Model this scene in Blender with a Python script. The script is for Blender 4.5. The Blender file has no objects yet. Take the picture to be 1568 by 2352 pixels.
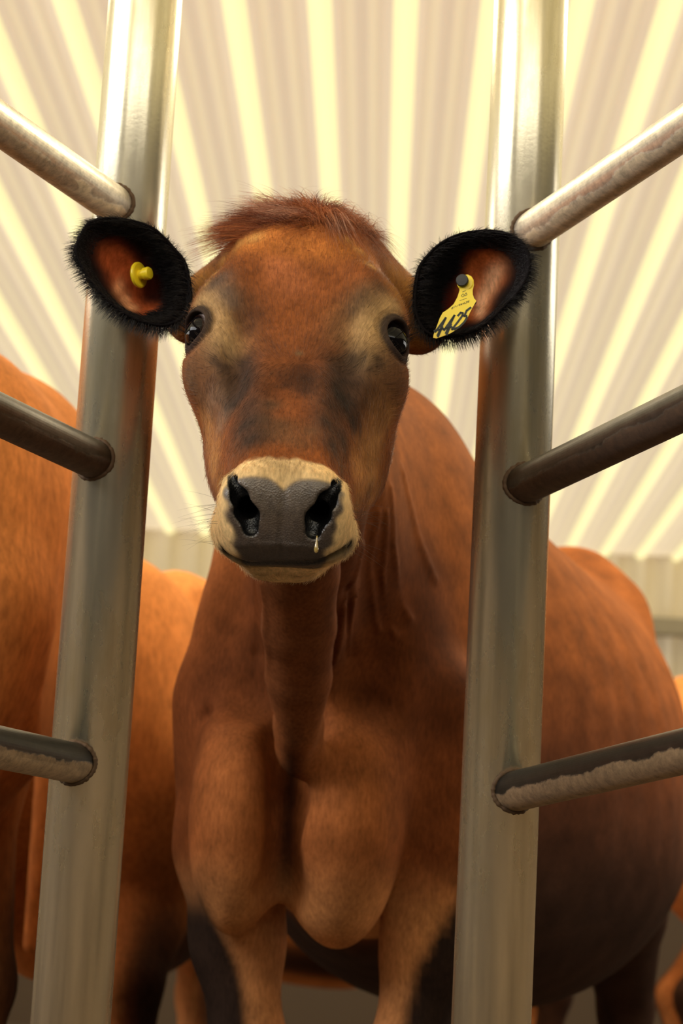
import bpy, math, random
import numpy as np
from mathutils import Vector, Matrix
random.seed(4); rng = np.random.default_rng(4)
scene = bpy.context.scene
C = scene.collection

# ------------------------------------------------------------ camera, world, lights, exposure
PITCH, ROLL = math.radians(11.07), math.radians(3.06)
Fv = np.array([0, math.cos(PITCH), math.sin(PITCH)])
R0 = np.array([1., 0, 0]); U0 = np.array([0, -math.sin(PITCH), math.cos(PITCH)])
Rv = math.cos(ROLL)*R0 + math.sin(ROLL)*U0
Uv = -math.sin(ROLL)*R0 + math.cos(ROLL)*U0
cam = bpy.data.cameras.new('camera'); camo = bpy.data.objects.new('camera', cam); C.objects.link(camo)
M = Matrix.Identity(4)
for i in range(3):
    M[i][0] = Rv[i]; M[i][1] = Uv[i]; M[i][2] = -Fv[i]
M[0][3], M[1][3], M[2][3] = 0, 0, 0.48
camo.matrix_world = M
cam.sensor_fit = 'VERTICAL'; cam.sensor_height = 22.3; cam.lens = 50.0
cam.clip_start = 0.05; cam.clip_end = 100
cam.dof.use_dof = True; cam.dof.focus_distance = 2.17; cam.dof.aperture_fstop = 4.8
scene.camera = camo
scene.view_settings.view_transform = 'Standard'; scene.view_settings.look = 'None'
scene.view_settings.gamma = 1; scene.view_settings.use_curve_mapping = False
scene.view_settings.exposure = 0.0

w = bpy.data.worlds.new('world'); scene.world = w; w.use_nodes = True
w.node_tree.nodes['Background'].inputs[0].default_value = (1.0, 0.86, 0.68, 1)
w.node_tree.nodes['Background'].inputs[1].default_value = 0.055

def area(name, loc, target, sx, sy, power, col, spread=180):
    l = bpy.data.lights.new(name, 'AREA'); l.shape = 'RECTANGLE'; l.size = sx; l.size_y = sy
    l.energy = power; l.color = col; l.spread = math.radians(spread)
    o = bpy.data.objects.new(name, l); C.objects.link(o); o.location = loc
    o.rotation_euler = (Vector(target)-Vector(loc)).to_track_quat('-Z', 'Y').to_euler()
    return o
area('roof_uplight_left', (-5.7, 9, 1.95), (-2.4, 9, 3.4), 11, 1.1, 170, (1, .95, .88), 115)  # added panel out of view, aimed up to brighten the roof
area('roof_uplight_right', (5.7, 9, 1.95), (2.4, 9, 3.4), 11, 1.1, 170, (1, .95, .88), 115)  # its mirrored twin, likewise added to light the roof sheets
area('opening_left', (-3.3, 1.2, 2.75), (-.2, 2.3, 1.7), 3.2, 1.5, 165, (.97, .98, 1.0))
area('opening_front', (0.2, -1.7, 3.05), (0, 2.4, 1.9), 5, 1.5, 115, (1, .96, .88))
area('daylight_front_low', (0.3, -2.2, .55), (0, 2.6, .6), 3.4, .7, 3.5, (1, .86, .66))
area('lamp_small_left', (-.75, .2, 2.9), (-.1, 2.2, 1.1), .16, .10, 7, (1, .93, .80))
area('lamp_small_right', (.35, -.2, 3.0), (0, 2.2, 1.1), .16, .10, 5, (1, .93, .80))
area('ceiling_lamp_left', (-1.2, 4.7, 2.75), (-.9, 4.0, .8), 1.3, .25, 40, (1, .84, .58))
area('ceiling_lamp_right', (1.5, 4.7, 2.75), (1.0, 4.2, .8), 1.3, .25, 60, (1, .84, .58))

sun = bpy.data.lights.new('sky_over_roof', 'SUN'); sun.energy = 6.6; sun.angle = math.radians(60); sun.color = (1, .97, .90)
suno = bpy.data.objects.new('sky_over_roof', sun); C.objects.link(suno); suno.location = (0, 8, 12); suno.rotation_euler = (0, 0, 0)

# ------------------------------------------------------------ helpers
def mesh_np(name, v, f, mat, parent=None, smooth=True, col=None):
    """one mesh object from arrays; f is (n,3) or (n,4) or a list of polygons"""
    me = bpy.data.meshes.new(name); v = np.asarray(v, np.float32)
    if isinstance(f, list):
        me.from_pydata(v.tolist(), [], f)
    else:
        n, k = f.shape
        me.vertices.add(len(v)); me.vertices.foreach_set('co', v.ravel())
        me.loops.add(n*k); me.loops.foreach_set('vertex_index', f.astype(np.int32).ravel())
        me.polygons.add(n); me.polygons.foreach_set('loop_start', np.arange(0, n*k, k, dtype=np.int32))
        me.polygons.foreach_set('loop_total', np.full(n, k, np.int32))
        me.update(calc_edges=True)
    if smooth: me.polygons.foreach_set('use_smooth', np.ones(len(me.polygons), bool))
    if col is not None:
        a = me.color_attributes.new('coat', 'FLOAT_COLOR', 'POINT')
        c4 = np.ones((len(v), 4), np.float32); col = np.asarray(col); c4[:, :col.shape[1]] = col; a.data.foreach_set('color', c4.ravel())
    me.validate(); me.update()
    if mat: me.materials.append(mat)
    o = bpy.data.objects.new(name, me); C.objects.link(o)
    if parent: o.parent = parent
    return o
def tag(o, label=None, cat=None, group=None, kind=None):
    if label: o['label'] = label
    if cat: o['category'] = cat
    if group: o['group'] = group
    if kind: o['kind'] = kind
    return o
def srgb(r, g, b):
    c = np.array([r, g, b], float)/255.
    return np.where(c <= .04045, c/12.92, ((c+.055)/1.055)**2.4)
def material(name, base=(.5, .5, .5), rough=.5, metal=0., spec=.5):
    m = bpy.data.materials.new(name); m.use_nodes = True; nt = m.node_tree
    b = nt.nodes['Principled BSDF']
    b.inputs['Base Color'].default_value = (*base, 1); b.inputs['Roughness'].default_value = rough
    b.inputs['Metallic'].default_value = metal; b.inputs['Specular IOR Level'].default_value = spec
    return m, nt, b
def nd(nt, t, **k):
    n = nt.nodes.new(t)
    for a, v in k.items():
        if a in n.inputs.keys(): n.inputs[a].default_value = v
        else: setattr(n, a, v)
    return n
def ramp(nt, stops, fac):
    r = nt.nodes.new('ShaderNodeValToRGB'); e = r.color_ramp.elements
    while len(e) < len(stops): e.new(0.5)
    for i, (p, c) in enumerate(stops):
        e[i].position = p; e[i].color = (*c, 1) if len(c) == 3 else c
    nt.links.new(fac, r.inputs[0]); return r
def noise(nt, vec, scale, detail=4, rough=.6, mapscale=None):
    if mapscale:
        mp = nt.nodes.new('ShaderNodeMapping'); mp.inputs['Scale'].default_value = mapscale
        nt.links.new(vec, mp.inputs['Vector']); vec = mp.outputs[0]
    n = nt.nodes.new('ShaderNodeTexNoise'); n.inputs['Scale'].default_value = scale
    n.inputs['Detail'].default_value = detail; n.inputs['Roughness'].default_value = rough
    nt.links.new(vec, n.inputs['Vector']); return n
def mix(nt, a, b, fac, mode='MIX'):
    m = nt.nodes.new('ShaderNodeMix'); m.data_type = 'RGBA'; m.blend_type = mode
    for s, x in ((0, fac), (6, a), (7, b)):
        if isinstance(x, (int, float)): m.inputs[s].default_value = x
        elif isinstance(x, (tuple, list, np.ndarray)): m.inputs[s].default_value = (*x[:3], 1)
        else: nt.links.new(x, m.inputs[s])
    return m.outputs[2]
def bump(nt, b, h, strength, dist):
    n = nt.nodes.new('ShaderNodeBump'); n.inputs['Strength'].default_value = strength
    n.inputs['Distance'].default_value = dist; nt.links.new(h, n.inputs['Height'])
    nt.links.new(n.outputs[0], b.inputs['Normal']); return n

# ------------------------------------------------------------ materials
def mat_coat(name, fine=1.0):
    m, nt, b = material(name, rough=.8, spec=.04)
    at = nd(nt, 'ShaderNodeAttribute', attribute_name='coat')
    tc = nd(nt, 'ShaderNodeTexCoord')
    n1 = noise(nt, tc.outputs['Object'], 260*fine, 3, .7, (1, 1, .28))
    n2 = noise(nt, tc.outputs['Object'], 14, 4, .6)
    r1 = ramp(nt, [(.3, (.72,)*3), (.7, (1.25,)*3)], n1.outputs[0])
    r2 = ramp(nt, [(.3, (.82,)*3), (.7, (1.16,)*3)], n2.outputs[0])
    c = mix(nt, mix(nt, at.outputs[0], r1.outputs[0], 1., 'MULTIPLY'), r2.outputs[0], 1., 'MULTIPLY')
    nt.links.new(c, b.inputs['Base Color'])
    b.inputs['Sheen Weight'].default_value = .0; b.inputs['Sheen Roughness'].default_value = .4
    b.inputs['Sheen Tint'].default_value = (1, .7, .45, 1)
    vo = nd(nt, 'ShaderNodeTexVoronoi'); vo.inputs['Scale'].default_value = 620; nt.links.new(tc.outputs['Object'], vo.inputs['Vector'])
    wet = nd(nt, 'ShaderNodeMath', operation='SUBTRACT'); wet.inputs[0].default_value = 1; nt.links.new(at.outputs['Alpha'], wet.inputs[1])
    for key, dry, w_ in (('Roughness', .8, .34), ('Specular IOR Level', .04, .55)):
        r_ = nd(nt, 'ShaderNodeMapRange'); r_.inputs['To Min'].default_value = dry; r_.inputs['To Max'].default_value = w_
        nt.links.new(wet.outputs[0], r_.inputs['Value']); nt.links.new(r_.outputs[0], b.inputs[key])
    hh = nd(nt, 'ShaderNodeMix'); hh.data_type = 'FLOAT'; nt.links.new(wet.outputs[0], hh.inputs[0]); nt.links.new(n1.outputs[0], hh.inputs[2]); nt.links.new(vo.outputs[0], hh.inputs[3])
    bump(nt, b, hh.outputs[0], .40, .0009)
    return m
M_coat = mat_coat('cow_coat')
M_coat2 = mat_coat('herd_coat', .5)
def mat_hair(name, col, rough=.45):
    m, nt, b = material(name, tuple(srgb(*col)), rough, 0, .4); return m
def mat_hair_attr(name):
    m, nt, b = material(name, rough=.5, spec=.35)
    at = nd(nt, 'ShaderNodeAttribute', attribute_name='coat'); nt.links.new(at.outputs[0], b.inputs['Base Color']); return m
M_hairA = mat_hair_attr('hair_strands')
def mat_steel(name, tint=(.64, .575, .42), rusty=.25, dark=.0):
    m, nt, b = material(name, tint, .45, .8)
    tc = nd(nt, 'ShaderNodeTexCoord')
    st = noise(nt, tc.outputs['Object'], 30, 5, .65, (1, 1, .05))
    bl = noise(nt, tc.outputs['Object'], 9, 6, .7, (1, 1, .35))
    sp = noise(nt, tc.outputs['Object'], 230, 3, .8)
    t = np.array(tint)
    r = ramp(nt, [(.28, t*.62), (.5, t), (.72, t*1.35)], st.outputs[0])
    c = mix(nt, r.outputs[0], tuple(t*np.array([.86, .80, .60])), ramp(nt, [(.5, (0, 0, 0)), (.75, (1, 1, 1))], bl.outputs[0]).outputs[0])
    rr = ramp(nt, [(.66, (0, 0, 0)), (.78, (rusty,)*3)], sp.outputs[0])
    c = mix(nt, c, (.10, .05, .02), rr.outputs[0])
    nt.links.new(c, b.inputs['Base Color'])
    ro = ramp(nt, [(.3, (.20,)*3), (.75, (.34,)*3)], bl.outputs[0]); nt.links.new(ro.outputs[0], b.inputs['Roughness'])
    bump(nt, b, sp.outputs[0], .12, .0006)
    return m
M_steel = mat_steel('galvanised_steel')
M_weld, _nt, _b = material('rusty_weld', (.10, .055, .025), .7, .3)

def mat_rail(name, top, low, edge):
    """rail pipe; 'low' is the dusty underside crust of a rubbed rail"""
    m, nt, b = material(name, top, .38, .7)
    tc = nd(nt, 'ShaderNodeTexCoord'); sx = nd(nt, 'ShaderNodeSeparateXYZ'); nt.links.new(tc.outputs['Object'], sx.inputs[0])
    n = noise(nt, tc.outputs['Object'], 22, 5, .7); n2 = noise(nt, tc.outputs['Object'], 120, 4, .7)
    ad = nd(nt, 'ShaderNodeMath', operation='MULTIPLY_ADD'); nt.links.new(n.outputs[0], ad.inputs[0]); ad.inputs[1].default_value = .022; ad.inputs[2].default_value = -.011
    s = nd(nt, 'ShaderNodeMath', operation='ADD'); nt.links.new(sx.outputs['Y'], s.inputs[0]); nt.links.new(ad.outputs[0], s.inputs[1])
    k = nd(nt, 'ShaderNodeMapRange'); k.inputs['From Min'].default_value = edge-.0012; k.inputs['From Max'].default_value = edge+.0012
    nt.links.new(s.outputs[0], k.inputs['Value'])
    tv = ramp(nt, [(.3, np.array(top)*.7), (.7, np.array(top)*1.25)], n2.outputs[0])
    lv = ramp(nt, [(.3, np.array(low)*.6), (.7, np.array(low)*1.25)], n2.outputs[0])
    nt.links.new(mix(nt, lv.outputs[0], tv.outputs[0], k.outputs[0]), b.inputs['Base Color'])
    mt = nd(nt, 'ShaderNodeMath', operation='MULTIPLY'); nt.links.new(k.outputs[0], mt.inputs[0]); mt.inputs[1].default_value = .7
    nt.links.new(mt.outputs[0], b.inputs['Metallic'])
    ro = nd(nt, 'ShaderNodeMapRange'); ro.inputs['To Min'].default_value = .85; ro.inputs['To Max'].default_value = .35; nt.links.new(k.outputs[0], ro.inputs['Value'])
    nt.links.new(ro.outputs[0], b.inputs['Roughness'])
    bump(nt, b, n2.outputs[0], .25, .0008)
    return m
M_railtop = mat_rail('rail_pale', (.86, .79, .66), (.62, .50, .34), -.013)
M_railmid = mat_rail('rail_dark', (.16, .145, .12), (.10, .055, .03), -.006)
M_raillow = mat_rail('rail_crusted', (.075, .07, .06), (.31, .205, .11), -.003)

# ------------------------------------------------------------ setting: roof, walls, floor
def prism_strip(profile, x0, x1):    # unused helper kept tiny
    return None
ROOF_Z0, SL = 3.02, math.tan(math.radians(.9))
YAW = math.atan2(905-784, 5273.)-.0
def roof_z(y): return ROOF_Z0 + SL*(y-6)
m, nt, b = material('roof_sheet', tuple(srgb(222, 205, 180)), .42, .0, .5)
tc = nd(nt, 'ShaderNodeTexCoord'); n = noise(nt, tc.outputs['Object'], 2.5, 4, .6, (3, .3, 1))
nt.links.new(ramp(nt, [(.3, srgb(222, 210, 190)), (.7, srgb(238, 228, 208))], n.outputs[0]).outputs[0], b.inputs['Base Color'])
M_roof = m
def translucent(m, col, fac):
    nt = m.node_tree; out = nt.nodes['Material Output']; b = nt.nodes['Principled BSDF']
    t = nd(nt, 'ShaderNodeBsdfTranslucent'); t.inputs[0].default_value = (*col, 1)
    x = nt.nodes.new('ShaderNodeMixShader'); x.inputs[0].default_value = fac
    nt.links.new(b.outputs[0], x.inputs[1]); nt.links.new(t.outputs[0], x.inputs[2]); nt.links.new(x.outputs[0], out.inputs['Surface'])
translucent(M_roof, srgb(228, 210, 184), .36)
M_rib, _n, _b2 = material('roof_rib', tuple(srgb(238, 228, 172)), .35, 0, .5)
translucent(M_rib, srgb(255, 247, 196), .44)
M_minor, _n, _b2 = material('roof_minor_rib', tuple(srgb(236, 224, 192)), .4, 0, .5)
translucent(M_minor, srgb(236, 220, 188), .37)
M_wall, _n, _b2 = material('wall_sheet', tuple(srgb(226, 212, 186)), .6)
pitch = .2335
prof = []      # (x, drop, is_rib)
for k in range(-26, 27):
    x0 = k*pitch
    for dx, dz, rb in ((-.034, 0, 0), (-.024, .026, 1), (.024, .026, 1), (.034, 0, 1),
                       (.062, 0, 0), (.068, .0025, 0), (.094, .0025, 0), (.100, 0, 0),
                       (.126, 0, 0), (.132, .0025, 0), (.158, .0025, 0), (.164, 0, 0)):
        prof.append((x0+dx, dz, rb))
ys = np.linspace(-2.5, 14.6, 24)
V = []; Fq = []; mi = []
np_ = len(prof)
for j, y in enumerate(ys):
    for x, dz, rb in prof: V.append((x + .105 + math.tan(YAW)*(y-6), y, roof_z(y)-dz))
for j in range(len(ys)-1):
    for i in range(np_-1):
        a = j*np_+i; Fq.append((a, a+1, a+1+np_, a+np_)); mi.append(prof[i+1][2] if prof[i+1][2] else (2 if prof[i][1] and prof[i+1][1] else 0))
roof = mesh_np('ceiling', V, np.array(Fq), M_roof, smooth=False); roof.data.materials.append(M_rib); roof.data.materials.append(M_minor)
roof.data.polygons.foreach_set('material_index', np.array(mi, np.int32)); tag(roof, kind='structure')
def box(name, lo, hi, mat, parent=None, bev=0):
    x0, y0, z0 = lo; x1, y1, z1 = hi
    v = [(x0, y0, z0), (x1, y0, z0), (x1, y1, z0), (x0, y1, z0), (x0, y0, z1), (x1, y0, z1), (x1, y1, z1), (x0, y1, z1)]
    f = [(0, 3, 2, 1), (4, 5, 6, 7), (0, 1, 5, 4), (1, 2, 6, 5), (2, 3, 7, 6), (3, 0, 4, 7)]
    return mesh_np(name, v, f, mat, parent, smooth=False)
# back wall of vertical sheeting
V = []; Fq = []; xs = []
for k in range(-38, 39):
    for dx, dy in ((0, 0), (.10, 0), (.115, .02), (.165, .02), (.18, 0)): xs.append((k*.18*1.0+dx*1.0, dy))
for z in (0, 3.3):
    for x, dy in xs: V.append((x, 14.6-dy, z))
nx = len(xs)
for i in range(nx-1): Fq.append((i, i+1, i+1+nx, i+nx))
tag(mesh_np('wall_back', V, np.array(Fq), M_wall, smooth=False), kind='structure')
M_base, _n, _b2 = material('wall_base', (.10, .065, .04), .8)
M_girt, _n, _b2 = material('girt', tuple(srgb(150, 138, 112)), .6)
tag(box('trim_2', (-6.5, 14.3, 0), (6.5, 14.52, 1.3), M_base), kind='structure')
tag(box('trim_1', (-6.5, 14.35, 2.62), (6.5, 14.5, 2.72), M_girt), kind='structure')
m, nt, b = material('barn_floor', (.12, .085, .055), .8)
tc = nd(nt, 'ShaderNodeTexCoord'); n = noise(nt, tc.outputs['Object'], 4, 5, .7)
nt.links.new(ramp(nt, [(.3, (.07, .045, .028)), (.7, (.17, .12, .08))], n.outputs[0]).outputs[0], b.inputs['Base Color'])
tag(box('floor', (-6.5, 1.5, -.12), (6.5, 14.6, 0), m), kind='structure')

# ------------------------------------------------------------ steel posts with welded rails
def tube(name, p, q, r, mat, parent=None, seg=64, rings=2, cap=True):
    """pipe whose local z runs p->q (local y kept as near to world up as possible)"""
    p = np.array(p, float); q = np.array(q, float); L = np.linalg.norm(q-p); z = (q-p)/L
    up = np.array([0, 0, 1.]) if abs(z[2]) < .9 else np.array([0, 1., 0])
    x = np.cross(up, z); x /= np.linalg.norm(x); y = np.cross(z, x)
    a = np.linspace(0, 2*np.pi, seg, endpoint=False)
    V = []; F = []
    for j in range(rings):
        for t in a: V.append((r*math.cos(t), r*math.sin(t), L*j/(rings-1)))
    for j in range(rings-1):
        for i in range(seg): F.append((j*seg+i, j*seg+(i+1) % seg, (j+1)*seg+(i+1) % seg, (j+1)*seg+i))
    if cap:
        F.append(tuple(range(seg))[::-1]); F.append(tuple(range((rings-1)*seg, rings*seg)))
    o = mesh_np(name, V, F, mat, None)
    mw = Matrix.Identity(4)
    for i in range(3): mw[i][0] = x[i]; mw[i][1] = y[i]; mw[i][2] = z[i]; mw[i][3] = p[i]
    if parent:
        o.parent = parent; mw = parent.matrix_world.inverted() @ mw
    o.matrix_local = mw
    return o
def weld(px, pr, q, d, rr, parent):
    """bead where a rail of radius rr with direction d meets the vertical post at (px) of radius pr"""
    d = np.array(d)/np.linalg.norm(d); up = np.array([0, 0, 1.]); u = np.cross(up, d); u /= np.linalg.norm(u); v = np.cross(d, u)
    pts = []
    n = 72
    for i in range(n):
        t = 2*math.pi*i/n; s = np.array(q)+rr*1.03*(u*math.cos(t)+v*math.sin(t)) - d*.2
        # march along d until hitting post cylinder
        ox, oy = s[0]-px[0], s[1]-px[1]; A = d[0]**2+d[1]**2; B = ox*d[0]+oy*d[1]; Cc = ox*ox+oy*oy-pr*pr
        disc = B*B-A*Cc
        k = (-B-math.sqrt(max(disc, 0)))/A
        pts.append(s+d*k)
    pts = np.array(pts); V = []; F = []; ns = 8
    for i in range(n):
        tg = pts[(i+1) % n]-pts[i-1]; tg /= np.linalg.norm(tg); a1 = np.cross(tg, d); a1 /= np.linalg.norm(a1); a2 = np.cross(tg, a1)
        rb = .0021*(1+.15*math.sin(i*2.1)+.5*rng.random())
        for j in range(ns):
            s = 2*math.pi*j/ns; V.append(pts[i]+rb*(a1*math.cos(s)+a2*math.sin(s)))
    for i in range(n):
        for j in range(ns): F.append((i*ns+j, i*ns+(j+1) % ns, ((i+1) % n)*ns+(j+1) % ns, ((i+1) % n)*ns+j))
    V = np.array(V)-np.array(parent.location)
    return mesh_np('weld_bead', V, np.array(F), M_weld, parent)
def stall_post(x, side, label, rails):
    root = bpy.data.objects.new('stall_post', None); C.objects.link(root); root.location = (x, 2.38, 0)
    bpy.context.view_layer.update()
    tag(root, label, 'post')
    tube('post_tube', (x, 2.38, 0), (x, 2.38, 3.0), .0405, M_steel, root, 96)
    for (e, n_, mt) in rails:
        e = np.array(e); n_ = np.array(n_); d = (e-n_)/np.linalg.norm(e-n_)
        far = e+d*.03
        near = e-d*1.5
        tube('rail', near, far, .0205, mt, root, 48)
        weld((x, 2.38), .0405, e, d, .0205, root)
    return root
stall_post(-.246, -1, 'left grey galvanised steel stall post with three rails welded on going left', [
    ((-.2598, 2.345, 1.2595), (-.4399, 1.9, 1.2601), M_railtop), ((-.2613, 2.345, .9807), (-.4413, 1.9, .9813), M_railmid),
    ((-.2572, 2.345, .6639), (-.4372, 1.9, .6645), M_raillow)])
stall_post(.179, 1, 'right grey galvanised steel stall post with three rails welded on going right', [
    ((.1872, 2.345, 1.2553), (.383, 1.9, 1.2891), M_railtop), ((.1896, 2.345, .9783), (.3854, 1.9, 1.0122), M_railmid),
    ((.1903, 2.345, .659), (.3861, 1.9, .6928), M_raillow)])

# ------------------------------------------------------------ implicit-surface modelling
def interp(ts, vs):
    """smooth (pchip-like) table lookup"""
    ts = np.array(ts, float); vs = np.array(vs, float)
    h = np.diff(ts); dl = np.diff(vs)/h; m = np.zeros(len(ts))
    m[1:-1] = np.where(dl[:-1]*dl[1:] > 0, 2*dl[:-1]*dl[1:]/(dl[:-1]+dl[1:]+1e-12), 0); m[0] = dl[0]; m[-1] = dl[-1]
    T = np.linspace(ts[0], ts[-1], 400); i = np.clip(np.searchsorted(ts, T)-1, 0, len(h)-1); u = (T-ts[i])/h[i]
    V = ((1+2*u)*(1-u)**2*vs[i] + u*(1-u)**2*h[i]*m[i] + u*u*(3-2*u)*vs[i+1] + u*u*(u-1)*h[i]*m[i+1]).astype(np.float32)
    T = T.astype(np.float32)
    return lambda t: np.interp(t, T, V).astype(np.float32)
class Loft:
    """stations: t, centre u, centre v, half width, up radius, down radius"""
    def __init__(s, st, n=2., nlow=None):
        st = np.array(st, float); s.t0, s.t1 = st[0, 0], st[-1, 0]
        s.f = [interp(st[:, 0], st[:, i]) for i in range(1, 6)]; s.n = n
    def __call__(s, t, u, v):
        tc = np.clip(t, s.t0, s.t1); cu, cv, ru, ra, rb = [f(tc) for f in s.f]
        du = np.abs(u-cu)/ru; dv = v-cv; rv = np.where(dv > 0, ra, rb); dv = np.abs(dv)/rv
        q = (du**s.n+dv**s.n)**(1/s.n)
        d = (q-1)*np.minimum(ru, np.minimum(ra, rb)*.5+rv*.5)
        e = np.maximum(s.t0-t, t-s.t1)
        return np.where(e > 0, np.sqrt(np.maximum(d, 0)**2+e*e)+np.minimum(d, 0)*0, np.maximum(d, e))
def ell(P, c, r):
    q = (P-np.array(c, np.float32))/np.array(r, np.float32)
    return (np.sqrt((q*q).sum(-1))-1)*min(r)
def ellR(P, c, r, ax):
    """ellipsoid with axes rows ax"""
    q = ((P-np.array(c, np.float32)) @ np.array(ax, np.float32).T)/np.array(r, np.float32)
    return (np.sqrt((q*q).sum(-1))-1)*min(r)
def cap(P, a, b, ra, rb=None):
    a = np.array(a, np.float32); b = np.array(b, np.float32); rb = ra if rb is None else rb
    d = b-a; h = np.clip(((P-a) @ d)/(d @ d), 0, 1); return np.linalg.norm(P-a-h[..., None]*d, axis=-1)-(ra+(rb-ra)*h)
def chain(P, pts, rs, k=.0):
    f = None
    for i in range(len(pts)-1):
        g = cap(P, pts[i], pts[i+1], rs[i], rs[i+1]); f = g if f is None else (smin(f, g, k) if k else np.minimum(f, g))
    return f
def smin(a, b, k):
    h = np.maximum(k-np.abs(a-b), 0)/k; return np.minimum(a, b)-h*h*k*.25
def smax(a, b, k): return -smin(-a, -b, k)
def sm(x, e0, e1): 
    t = np.clip((x-e0)/(e1-e0), 0, 1); return t*t*(3-2*t)
def gauss(P, c, r, ax=None):
    q = P-np.array(c, np.float32)
    if ax is not None: q = q @ np.array(ax, np.float32).T
    q = q/np.array(r, np.float32); return np.exp(-(q*q).sum(-1))
def gline(P, pts, r):
    """1 on a polyline, falling off as a gaussian of radius r"""
    d = chain(P, pts, [0]*len(pts)); return np.exp(-(np.maximum(d, 0)/r)**2)

def axis(lo, hi, fine, coarse, spans):
    x = lo; out = [x]
    while x < hi:
        d = min([max(a-x, x-b, 0) for a, b in spans]) if spans else 1e9
        x += min(coarse, fine+d*.12); out.append(x)
    return np.array(out, np.float32)
def surface_net(F, ax):
    """F: samples on the grid, ax: three coordinate arrays -> verts, quads"""
    S = F < 0; nx, ny, nz = S.shape
    cnt = np.zeros((nx-1, ny-1, nz-1), np.int8)
    for i in (0, 1):
        for j in (0, 1):
            for k in (0, 1): cnt += S[i:nx-1+i, j:ny-1+j, k:nz-1+k]
    act = (cnt > 0) & (cnt < 8); I = np.argwhere(act); ids = np.full(act.shape, -1, np.int32); ids[act] = np.arange(len(I))
    acc = np.zeros((len(I), 3)); num = np.zeros(len(I))
    cs = [(i, j, k) for i in (0, 1) for j in (0, 1) for k in (0, 1)]
    X = [np.asarray(a, float) for a in ax]
    for a in cs:
        for d in range(3):
            if a[d]: continue
            b_ = list(a); b_[d] = 1
            ia = I+np.array(a); ib = I+np.array(b_)
            fa = F[ia[:, 0], ia[:, 1], ia[:, 2]]; fb = F[ib[:, 0], ib[:, 1], ib[:, 2]]; mk = (fa < 0) != (fb < 0)
            t = np.where(mk, fa/(fa-fb+1e-20), 0)
            pa = np.stack([X[q][ia[:, q]] for q in range(3)], -1); pb = np.stack([X[q][ib[:, q]] for q in range(3)], -1)
            acc += np.where(mk[:, None], pa+(pb-pa)*t[:, None], 0); num += mk
    V = acc/num[:, None]; Q = []
    for d in range(3):
        sl0 = [slice(1, -1)]*3; sl0[d] = slice(0, -1); sl1 = [slice(1, -1)]*3; sl1[d] = slice(1, None)
        a = S[tuple(sl0)]; b_ = S[tuple(sl1)]; E = np.argwhere(a != b_); off = np.array([1, 1, 1]); off[d] = 0
        sg = a[E[:, 0], E[:, 1], E[:, 2]]; E = E+off; u, v = (d+1) % 3, (d+2) % 3
        def idc(du, dv):
            e = E.copy(); e[:, u] -= du; e[:, v] -= dv; return ids[e[:, 0], e[:, 1], e[:, 2]]
        q = np.stack([idc(1, 1), idc(0, 1), idc(0, 0), idc(1, 0)], -1); q[~sg] = q[~sg][:, ::-1]; Q.append(q)
    Q = np.concatenate(Q); return V, Q[(Q >= 0).all(1)]
def build_implicit(sdf, ax, newton=2, chunk=400000):
    nb = 8; n = [len(a) for a in ax]; F = np.full(n, 1., np.float32)
    bl = [np.arange(0, m_-1, nb) for m_ in n]
    B = np.stack(np.meshgrid(*bl, indexing='ij'), -1).reshape(-1, 3)
    lo = np.stack([ax[d][B[:, d]] for d in range(3)], -1); hi = np.stack([ax[d][np.minimum(B[:, d]+nb, n[d]-1)] for d in range(3)], -1)
    cen = ((lo+hi)/2).astype(np.float32); rad = np.linalg.norm(hi-lo, axis=1)/2
    fc = np.concatenate([sdf(cen[i:i+chunk]) for i in range(0, len(cen), chunk)])
    keep = np.abs(fc) < rad*1.7+.012
    for bb, v in zip(B[~keep & (fc < 0)], fc[~keep & (fc < 0)]): F[bb[0]:bb[0]+nb+1, bb[1]:bb[1]+nb+1, bb[2]:bb[2]+nb+1] = -1
    mk = np.zeros(n, bool)
    for bb in B[keep]: mk[bb[0]:bb[0]+nb+1, bb[1]:bb[1]+nb+1, bb[2]:bb[2]+nb+1] = True
    I = np.argwhere(mk); P = np.stack([ax[d][I[:, d]] for d in range(3)], -1).astype(np.float32)
    val = np.concatenate([sdf(P[i:i+chunk]) for i in range(0, len(P), chunk)]) if len(P) else np.zeros(0)
    F[I[:, 0], I[:, 1], I[:, 2]] = val
    V, Q = surface_net(F, ax); V = V.astype(np.float32)
    for _ in range(newton):
        for i in range(0, len(V), chunk):
            p = V[i:i+chunk]; e = np.float32(5e-4); f0 = sdf(p)
            g = np.stack([sdf(p+np.array(o_, np.float32)*e)-f0 for o_ in ((1, 0, 0), (0, 1, 0), (0, 0, 1))], -1)/e
            st = f0[:, None]*g/np.maximum((g*g).sum(-1, keepdims=True), .15); ln = np.linalg.norm(st, axis=1, keepdims=True)
            V[i:i+chunk] = p-st*np.minimum(1, .002/np.maximum(ln, 1e-9))*.8
    return V, Q

# ------------------------------------------------------------ the cow: head frame
TAU, PSI = math.radians(36), math.radians(2)
HE = np.array([-.0530, 2.195, 1.0823], np.float32)          # point between the eyes
Ha = np.array([-math.sin(TAU)*math.sin(PSI), -math.sin(TAU)*math.cos(PSI), -math.cos(TAU)])
Hb = np.array([math.cos(PSI), -math.sin(PSI), 0])
Hc = np.array([-math.cos(TAU)*math.sin(PSI), -math.cos(TAU)*math.cos(PSI), math.sin(TAU)])
HM = np.stack([Ha, Hb, Hc]).astype(np.float32)              # rows: a (to the nose), b (image right), c (out of the forehead)
def to_head(P): return (P-HE) @ HM.T
def from_head(Q): return HE + np.asarray(Q, np.float32) @ HM
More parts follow.
